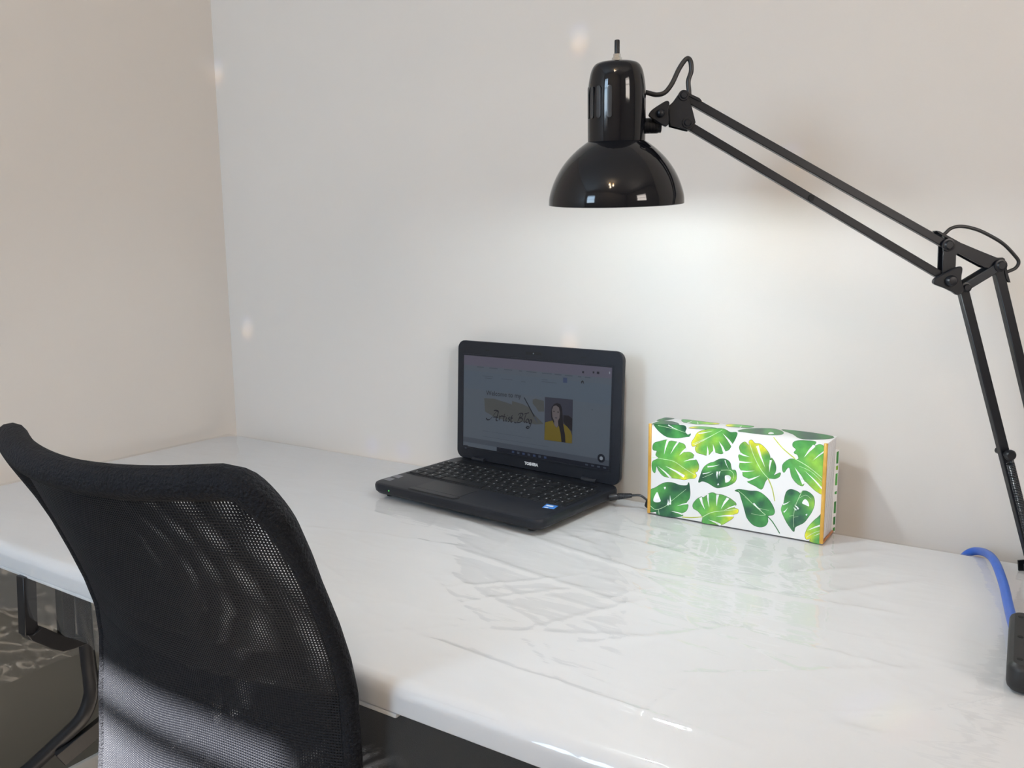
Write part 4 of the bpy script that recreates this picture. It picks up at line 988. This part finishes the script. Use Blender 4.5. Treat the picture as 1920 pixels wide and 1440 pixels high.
# vent slots around the housing
camdir = math.atan2(tocam.dot(ey), tocam.dot(ex))
sgn = 1 if (HM.to_3x3() @ Vector((math.cos(camdir + 0.3), math.sin(camdir + 0.3), 0))).dot(cx) < 0 else -1
for fr_ in (-0.235, -0.60, -0.82, -0.95):
    ang = camdir + sgn * math.asin(-fr_)
    V = []; Rr = 0.2345 * 0.1525
    n = 10; hw, z0, z1 = 0.0030, 0.1065, 0.1375
    ring = []
    for k in range(2 * n):
        a = PI * k / (n - 1) if k < n else PI + PI * (k - n) / (n - 1)
        du, dz = hw * math.cos(a), hw * math.sin(a)
        zz = (z1 if k < n else z0) + dz
        ring.append((du, zz))
    bm = bmesh.new(); vo = []; vi = []
    for du, zz in ring:
        for sc_, ls, rr in ((1.0, vo, Rr + 0.0006), (0.72, vi, Rr + 0.0007)):
            zc = (z0 + z1) / 2
            a = ang + du * sc_ / Rr
            ls.append(bm.verts.new(HM @ Vector((rr * math.cos(a), rr * math.sin(a), zc + (zz - zc) * (0.97 if sc_ < 1 else 1)))))
    m_ = len(vo)
    for k in range(m_):
        bm.faces.new((vo[k], vo[(k + 1) % m_], vi[(k + 1) % m_], vi[k]))
    f = bm.faces.new(vi); f.material_index = 1
    bm_obj('vent_slot', bm, ['slot', 'slot'], capo)
# toggle switch on top
sw = lathe('switch_collar', [(0, 1117 * k_), (40 * k_, 1117 * k_), (40 * k_, 1142 * k_), (30 * k_, 1146 * k_), (29 * k_, 1170 * k_), (0, 1170 * k_)], 'steel', lp, 6, HM, 20)
lathe('switch_knob', [(0, 1165 * k_), (21 * k_, 1165 * k_), (21 * k_, 1268 * k_), (17 * k_, 1274 * k_), (0, 1274 * k_)], 'arm', sw, 16, HM)
# neck joint between the housing and the bracket
n0, n1 = q_(*c1(850, 705)), q_(*c1(1075, 700))
hc = HM @ Vector((0, 0, 0.099))
dn = (n1 - n0).normalized()
nb = hc + (n0 - hc) * 0.80
tube('neck', [nb, n0, n0 + dn * 0.004, n1], [0.0115, 0.0115, 0.0088, 0.0088], 'arm', lp, 18)
for k in range(9):
    p = n0 + (n1 - n0) * (0.42 + 0.055 * k); tube('thread', [p - dn * 0.0006, p + dn * 0.0006], 0.0095, 'arm', lp, 18)
lathe('screw', [(0, 0.0018), (0.0018, 0.0016), (0.0024, 0)], 'steel', lp, 12, Matrix.Translation(q_(*c1(880, 706), 0.0088)) @ LN.to_track_quat('Z', 'Y').to_matrix().to_4x4())
# cord from the housing to the arm
g0 = q_(*c1(905, 415)); gh = HM @ Vector((0, 0, 0.1455)); gdir = (g0 - gh).normalized()
tube('cord_grommet', [gh + gdir * 0.030, g0 + gdir * 0.001, g0 + gdir * 0.004, g0 + gdir * 0.006], [0.0068, 0.0068, 0.0055, 0.004], 'arm', lp, 16)
tube('lamp_cord', spline([g0, q_(*c1(960, 422)), q_(*c1(1040, 440)), q_(*c1(1110, 420)), q_(*c1(1170, 345)), q_(*c1(1230, 220)), q_(*c1(1290, 138)), q_(*c1(1325, 155)), q_(*c1(1332, 240)), q_(*c1(1308, 320)), q_(*c1(1312, 400)), q_(*c1(1318, 450)), q_(*c1(1360, 490), -0.005)], 8), 0.0030, 'cable', lp, 10)
prism('cord_clip', [q_(*c1(*p), -0.006) for p in ((1290, 425), (1320, 440), (1395, 475), (1415, 500), (1395, 500), (1330, 470), (1295, 450))], LN * 0.012, 'arm', lp)
# elbow
e1 = [(575, 400), (610, 385), (650, 378), (750, 415), (940, 495), (1130, 572), (1190, 570), (1212, 600), (1205, 670), (1165, 705), (1100, 690), (1000, 672), (730, 526), (706, 545), (700, 700), (760, 790), (740, 850), (640, 850), (565, 720)]
for off in (0.0052, -0.0072):
    prism('elbow_plate', [q_(*c2(*p), off) for p in e1], LN * 0.002, 'arm', lp, 0.0003)
bar('elbow_link', q_(*c2(795, 875), 0.009), q_(*c2(1150, 660), 0.009), 0.0108, 0.0022, LN, 'slot', lp)
bar('elbow_link', q_(*c2(795, 875), -0.009), q_(*c2(1150, 660), -0.009), 0.0108, 0.0022, LN, 'slot', lp)
kn = prism('wing_nut', [q_(*c2(p.x, p.y), 0.010) for p in spline([(440, 812, 0), (470, 775, 0), (590, 715, 0), (705, 660, 0), (738, 685, 0), (725, 790, 0), (752, 905, 0), (690, 955, 0), (640, 925, 0), (560, 885, 0), (455, 845, 0)], 3, True)], LN * 0.006, 'arm', lp, 0.0009)
NQ = LN.to_track_quat('Z', 'Y').to_matrix().to_4x4()
lathe('wing_nut_boss', [(0, 0.007), (0.005, 0.0065), (0.0068, 0.004), (0.0072, 0)], 'arm', kn, 20, Matrix.Translation(q_(*c2(615, 808), 0.0155)) @ NQ)
for p, r in (((625, 440), 1.25), ((1150, 652), 1.2), ((795, 878), 1.0)):
    lathe('bolt', [(0, 0.0042), (0.0035 * r, 0.0042), (0.0048 * r, 0.002), (0.0064 * r, 0.0018), (0.0066 * r, 0)], 'arm', lp, 18, Matrix.Translation(q_(*c2(*p), 0.0072 if p[0] == 625 else 0.010)) @ NQ)
for p in ((1518, 369), (1480, 352)):
    pass
lathe('bolt', [(0, 0.002), (0.0035, 0.002), (0.0042, 0)], 'hole', lp, 16, Matrix.Translation(q_(1519, 371, 0.0043)) @ NQ)
tube('lamp_cord', spline([q_(*c2(520, 330), -0.006), q_(*c2(600, 332)), q_(*c2(680, 268)), q_(*c2(790, 246)), q_(*c2(950, 280)), q_(*c2(1100, 350)), q_(*c2(1230, 432)), q_(*c2(1340, 545)), q_(*c2(1384, 615)), q_(*c2(1350, 680)), q_(*c2(1250, 728)), q_(*c2(1235, 780), -0.004)], 8), 0.0022, 'cable', lp, 10)
prism('cord_clip', [q_(*c2(*p), -0.006) for p in ((508, 292), (545, 300), (750, 412), (735, 425), (590, 350), (530, 315))], LN * 0.012, 'arm', lp)
prism('cord_clip', [q_(*c2(*p), -0.006) for p in ((1195, 572), (1212, 580), (1245, 730), (1272, 828), (1258, 826), (1225, 780), (1205, 660))], LN * 0.012, 'arm', lp)
# springs along the lower arm
sp0, sp1 = q_(1888, 862), q_(1934, 1045)
for off, dxp in ((0.011, -4), (-0.011, 12)):
    s0_, s1_ = q_(1889 + dxp, 864, off), q_(1934 + dxp, 1045, off)
    dd = (s1_ - s0_); L_ = dd.length; dd.normalize(); a_ = dd.orthogonal().normalized(); b_ = dd.cross(a_)
    turns = int(L_ / 0.0023); P = []
    for k in range(turns * 9):
        t = k / (turns * 9); th = 2 * PI * k / 9
        P.append(s0_ + dd * (L_ * t) + (a_ * math.cos(th) + b_ * math.sin(th)) * 0.0046)
    tube('spring', P, 0.0008, 'slot', lp, 5)
rod('spring_pin', q_(1883, 849, -0.015), q_(1883, 849, 0.015), 0.0045, 'arm', lp)
lathe('bolt', [(0, 0.004), (0.0055, 0.0035), (0.0072, 0.001), (0.0072, -0.002)], 'arm', lp, 18, Matrix.Translation(q_(1883, 849, 0.014)) @ NQ)
# base bracket and clamp on the back edge of the table
b1, b2 = q_(1936, 1062), q_(2000, 1052)
bb = [b1 + LD * 0.016 + Vector((0, 0, 0.006)), b2 - LD * 0.016 + Vector((0, 0, 0.006)), b2 - LD * 0.012 + Vector((0, 0, -0.022)), b1 + LD * 0.012 + Vector((0, 0, -0.022))]
for off in (0.006, -0.008):
    prism('base_bracket', [p + LN * off for p in bb], LN * 0.002, 'arm', lp)
bc = (b1 + b2) / 2
zt = FZ + 0.002
rod('base_post', (bc.x, bc.y, zt + 0.004), (bc.x, bc.y, bc.z - 0.014), 0.008, 'arm', lp)
yb = TY1 + 0.020
box('clamp', bc.x - 0.016, bc.x + 0.016, bc.y - 0.035, yb, zt, zt + 0.008, 'arm', lp, bevel=0.001)
box('clamp', bc.x - 0.016, bc.x + 0.016, yb - 0.008, yb, TZ - 0.075, zt + 0.001, 'arm', lp, bevel=0.001)
box('clamp', bc.x - 0.016, bc.x + 0.016, bc.y - 0.03, yb, TZ - 0.083, TZ - 0.075, 'arm', lp, bevel=0.001)
lathe('clamp_screw', [(0, 0), (0.012, 0), (0.012, 0.004), (0.004, 0.006), (0.004, 0.09), (0.010, 0.092), (0.010, 0.10), (0, 0.10)], 'arm', lp, 16, Matrix.Translation((bc.x, bc.y - 0.012, TZ - 0.0365)) @ Matrix.Rotation(PI, 4, 'X'))
fix(lp)

# ------------------------------------------------------------------ mesh office chair
CX0 = -0.762
ch = thing('office_chair', 'black mesh-back office chair pulled up to the front of the table', 'chair', (CX0, 0.80, 0))
zk = np.array([0.42, 0.50, 0.56, 0.62, 0.66, 0.70, 0.74, 0.78, 0.82, 0.86, 0.90, 0.94, 0.965, 0.985])
yk = np.array([0.520, 0.538, 0.547, 0.5525, 0.5555, 0.557, 0.555, 0.545, 0.531, 0.515, 0.498, 0.481, 0.470, 0.462])
wk = np.array([0.205, 0.212, 0.214, 0.216, 0.213, 0.2105, 0.211, 0.213, 0.2145, 0.2145, 0.214, 0.213, 0.2125, 0.212])
def cyl(z): return np.interp(z, zk, yk)
def cwd(z): return np.interp(z, zk, wk)
def smooth(zarr, arr):
    return arr
ZB0, ZT0 = 0.44, 0.972
def back_pt(u, v, off=0.0):
    """u -1..1 across, v 0..1 up; off = distance behind the front face (towards the camera side)"""
    u = np.asarray(u, float); v = np.asarray(v, float)
    z = ZB0 + (ZT0 - ZB0) * v
    wv = cwd(z)
    # rounded top corners
    top = np.clip((v - 0.86) / 0.14, 0, 1)
    bow = 0.052 * (1 - u ** 2) * (0.55 + 0.45 * np.clip(v, 0, 1))
    x = CX0 + u * wv
    y = cyl(z) - bow - off
    zz = z + 0.012 * top * (np.abs(u) ** 2 * 1.2 - 0.5) - 0.020 * top * np.clip((np.abs(u) - 0.8) / 0.2, 0, 1) ** 2
    return np.stack([x, y, zz], -1)
# two stretched mesh layers, every opening cut through
def mesh_layer(nu, nv, off, hole_u, hole_v, thick, v0, v1, ulim=0.985, warp=0.0):
    ui = np.linspace(-ulim, ulim, nu + 1); vi = np.linspace(v0, v1, nv + 1)
    GU, GV = np.meshgrid(ui, vi)
    def bp_(a, b, o_):
        e = (1 - a * a) * np.sin(PI * np.clip(b, 0, 1))
        a2 = a + warp * e * (0.9 * np.sin(3.3 * b + 2.1 * a + 0.4) + 0.5 * np.sin(7.0 * a - 5.0 * b) + 0.35 * np.sin(11 * b + 3 * a))
        b2 = b + warp * 0.55 * e * (0.8 * np.sin(4.1 * a + 1.7 * b) + 0.5 * np.sin(8.5 * b - 3 * a))
        return back_pt(a2, b2, o_)
    outer = bp_(GU, GV, off).reshape(-1, 3)
    cu = (ui[:-1] + ui[1:]) / 2; cvv = (vi[:-1] + vi[1:]) / 2; du = (ui[1] - ui[0]) / 2 * hole_u; dv = (vi[1] - vi[0]) / 2 * hole_v
    CU, CV = np.meshgrid(cu, cvv); CU = CU.ravel(); CV = CV.ravel()
    corners = ((-1, -1), (1, -1), (1, 1), (-1, 1))
    inn = np.stack([bp_(CU + a * du, CV + b * dv, off) for a, b in corners], 1)
    inb = np.stack([bp_(CU + a * du, CV + b * dv, off + thick) for a, b in corners], 1)
    no = len(outer); nc_ = len(CU)
    I = np.arange((nu + 1) * (nv + 1)).reshape(nv + 1, nu + 1)
    oc = np.stack([I[:-1, :-1], I[:-1, 1:], I[1:, 1:], I[1:, :-1]], -1).reshape(-1, 4)
    fi = no + np.arange(nc_ * 4).reshape(-1, 4); bi = no + nc_ * 4 + np.arange(nc_ * 4).reshape(-1, 4)
    qs = []
    for k in range(4):
        l = (k + 1) % 4
        qs.append(np.stack([oc[:, k], oc[:, l], fi[:, l], fi[:, k]], -1)); qs.append(np.stack([fi[:, k], fi[:, l], bi[:, l], bi[:, k]], -1))
    return np.concatenate([outer, inn.reshape(-1, 3), inb.reshape(-1, 3)]), np.concatenate(qs)
co1, q1 = mesh_layer(138, 172, 0.0, 0.70, 0.66, 0.0010, 0.0, 0.975)
link('mesh_back', np_mesh(co1, q1), 'chair_mesh', ch)
co2, q2 = mesh_layer(136, 169, 0.010, 0.70, 0.66, -0.0010, 0.0, 0.975, warp=0.030)
link('mesh_back', np_mesh(co2, q2), 'chair_mesh', ch)
# padded rim: one closed loop around the back
loop = []
N = 60
for k in range(N + 1):
    v = k / N * 0.93; loop.append((1.0, v))
for k in range(1, 8):
    a = PI / 2 * k / 8; loop.append((0.90 + 0.10 * math.cos(a), 0.93 + 0.07 * math.sin(a)))
for k in range(25):
    loop.append((0.90 - 1.80 * k / 24, 1.0))
for k in range(1, 8):
    a = PI / 2 * k / 8; loop.append((-0.90 - 0.10 * math.sin(a), 0.93 + 0.07 * math.cos(a)))
for k in range(N + 1):
    loop.append((-1.0, 0.93 * (1 - k / N)))
for k in range(1, 16):
    loop.append((-1.0 + 2.0 * k / 16, -0.01))
path = [Vector(back_pt(u, v, 0.004)) for u, v in loop]
rr = []
for u, v in loop:
    rr.append(0.0095 + 0.0065 * min(1, max(0, (v - 0.8) / 0.2)))
V, Fc = tube_geo(path, rr, 12, closed=True)
bm = bmesh.new(); vs = [bm.verts.new(v) for v in V]
for f in Fc: bm.faces.new([vs[i] for i in f])
bm_obj('back_frame', bm, 'chair_pad', ch, smooth=True)
# spine behind the mesh, low down
sp = [Vector((CX0, 0.455, 0.50)), Vector((CX0, 0.440, 0.44)), Vector((CX0, 0.455, 0.39)), Vector((CX0, 0.54, 0.375)), Vector((CX0, 0.70, 0.378))]
tube('spine', spline(sp, 6), 0.020, 'chair_plastic', ch, 12, flat=1.0)
# seat
SZ1 = 0.50
def seat_slab(name, x0, x1, y0, y1, r, z0, z1, material):
    lv = []
    for k in range(9):
        a = -PI / 2 + PI * k / 8
        lv.append((0.028 * (1 - math.cos(a)), (z0 + z1) / 2 + (z1 - z0) / 2 * math.sin(a)))
    return slab(name, x0, x1, y0, y1, r, lv, material, ch)
seat_slab('seat', CX0 - 0.245, CX0 + 0.245, 0.595, 1.075, 0.085, SZ1 - 0.075, SZ1, 'seat')
slab('seat_pan', CX0 - 0.20, CX0 + 0.20, 0.63, 1.03, 0.06, [(0.01, SZ1 - 0.10), (0, SZ1 - 0.09), (0, SZ1 - 0.072)], 'chair_plastic', ch)
rod('gas_column', (CX0, 0.83, 0.10), (CX0, 0.83, SZ1 - 0.098), 0.025, 'chair_plastic', ch, 20)
lathe('base_hub', [(0, 0.07), (0.04, 0.07), (0.045, 0.09), (0.035, 0.12), (0, 0.125)], 'chair_plastic', ch, 24, Matrix.Translation((CX0, 0.83, 0)))
for k in range(5):
    a = 2 * PI * k / 5 + 0.3; d = Vector((math.cos(a), math.sin(a), 0)); c0_ = Vector((CX0, 0.83, 0))
    tube('base_leg', [c0_ + d * 0.03 + Vector((0, 0, 0.10)), c0_ + d * 0.16 + Vector((0, 0, 0.09)), c0_ + d * 0.285 + Vector((0, 0, 0.072))], [0.024, 0.02, 0.014], 'chair_plastic', ch, 10)
    w0 = c0_ + d * 0.285
    t_ = Vector((-d.y, d.x, 0))
    cs = rod('caster', w0 + Vector((0, 0, 0.0275)) - t_ * 0.02, w0 + Vector((0, 0, 0.0275)) + t_ * 0.02, 0.027, 'chair_plastic', ch, 20)
    rod('caster_pin', w0 + Vector((0, 0, 0.045)), w0 + Vector((0, 0, 0.08)), 0.006, 'steel', cs, 10)
fix(ch)

# ------------------------------------------------------------------ prism glints: dispersed sunlight thrown from the rear window onto wall, table and arm
G0 = Vector((-0.98, ROOM_B + 0.06, 1.95))
for (px, py, plane) in ((1085, 72, 'w'), (409, 134, 'w'), (463, 614, 'w'), (1068, 634, 'w'), (1482, 303, 'w'), (1652, 1336, 't'), (698, 842, 'w'), (756, 852, 'w')):
    tg = at_y(px, py, WALL_Y) if plane == 'w' else at_z(px, py, TZ)
    for dz, colr, pw in ((0.008, (0.25, 0.35, 1.0), 40.0), (-0.003, (0.9, 0.85, 0.15), 36.0), (-0.013, (1.0, 0.35, 0.22), 34.0)):
        if (px, py) in ((698, 842), (756, 852)) and dz < 0: continue
        aim = tg + (Vector((0, 0, dz)) if plane == 'w' else Vector((0.02 * -dz / 0.01, 0.01 * dz / 0.01, 0)))
        d_ = aim - G0
        light('prism_glint', 'SPOT', G0, pw * (d_.length / 2.8) ** 2, colr, d_, spot_size=2 * math.atan(0.015 / d_.length), spot_blend=1.0, shadow_soft_size=0.001)
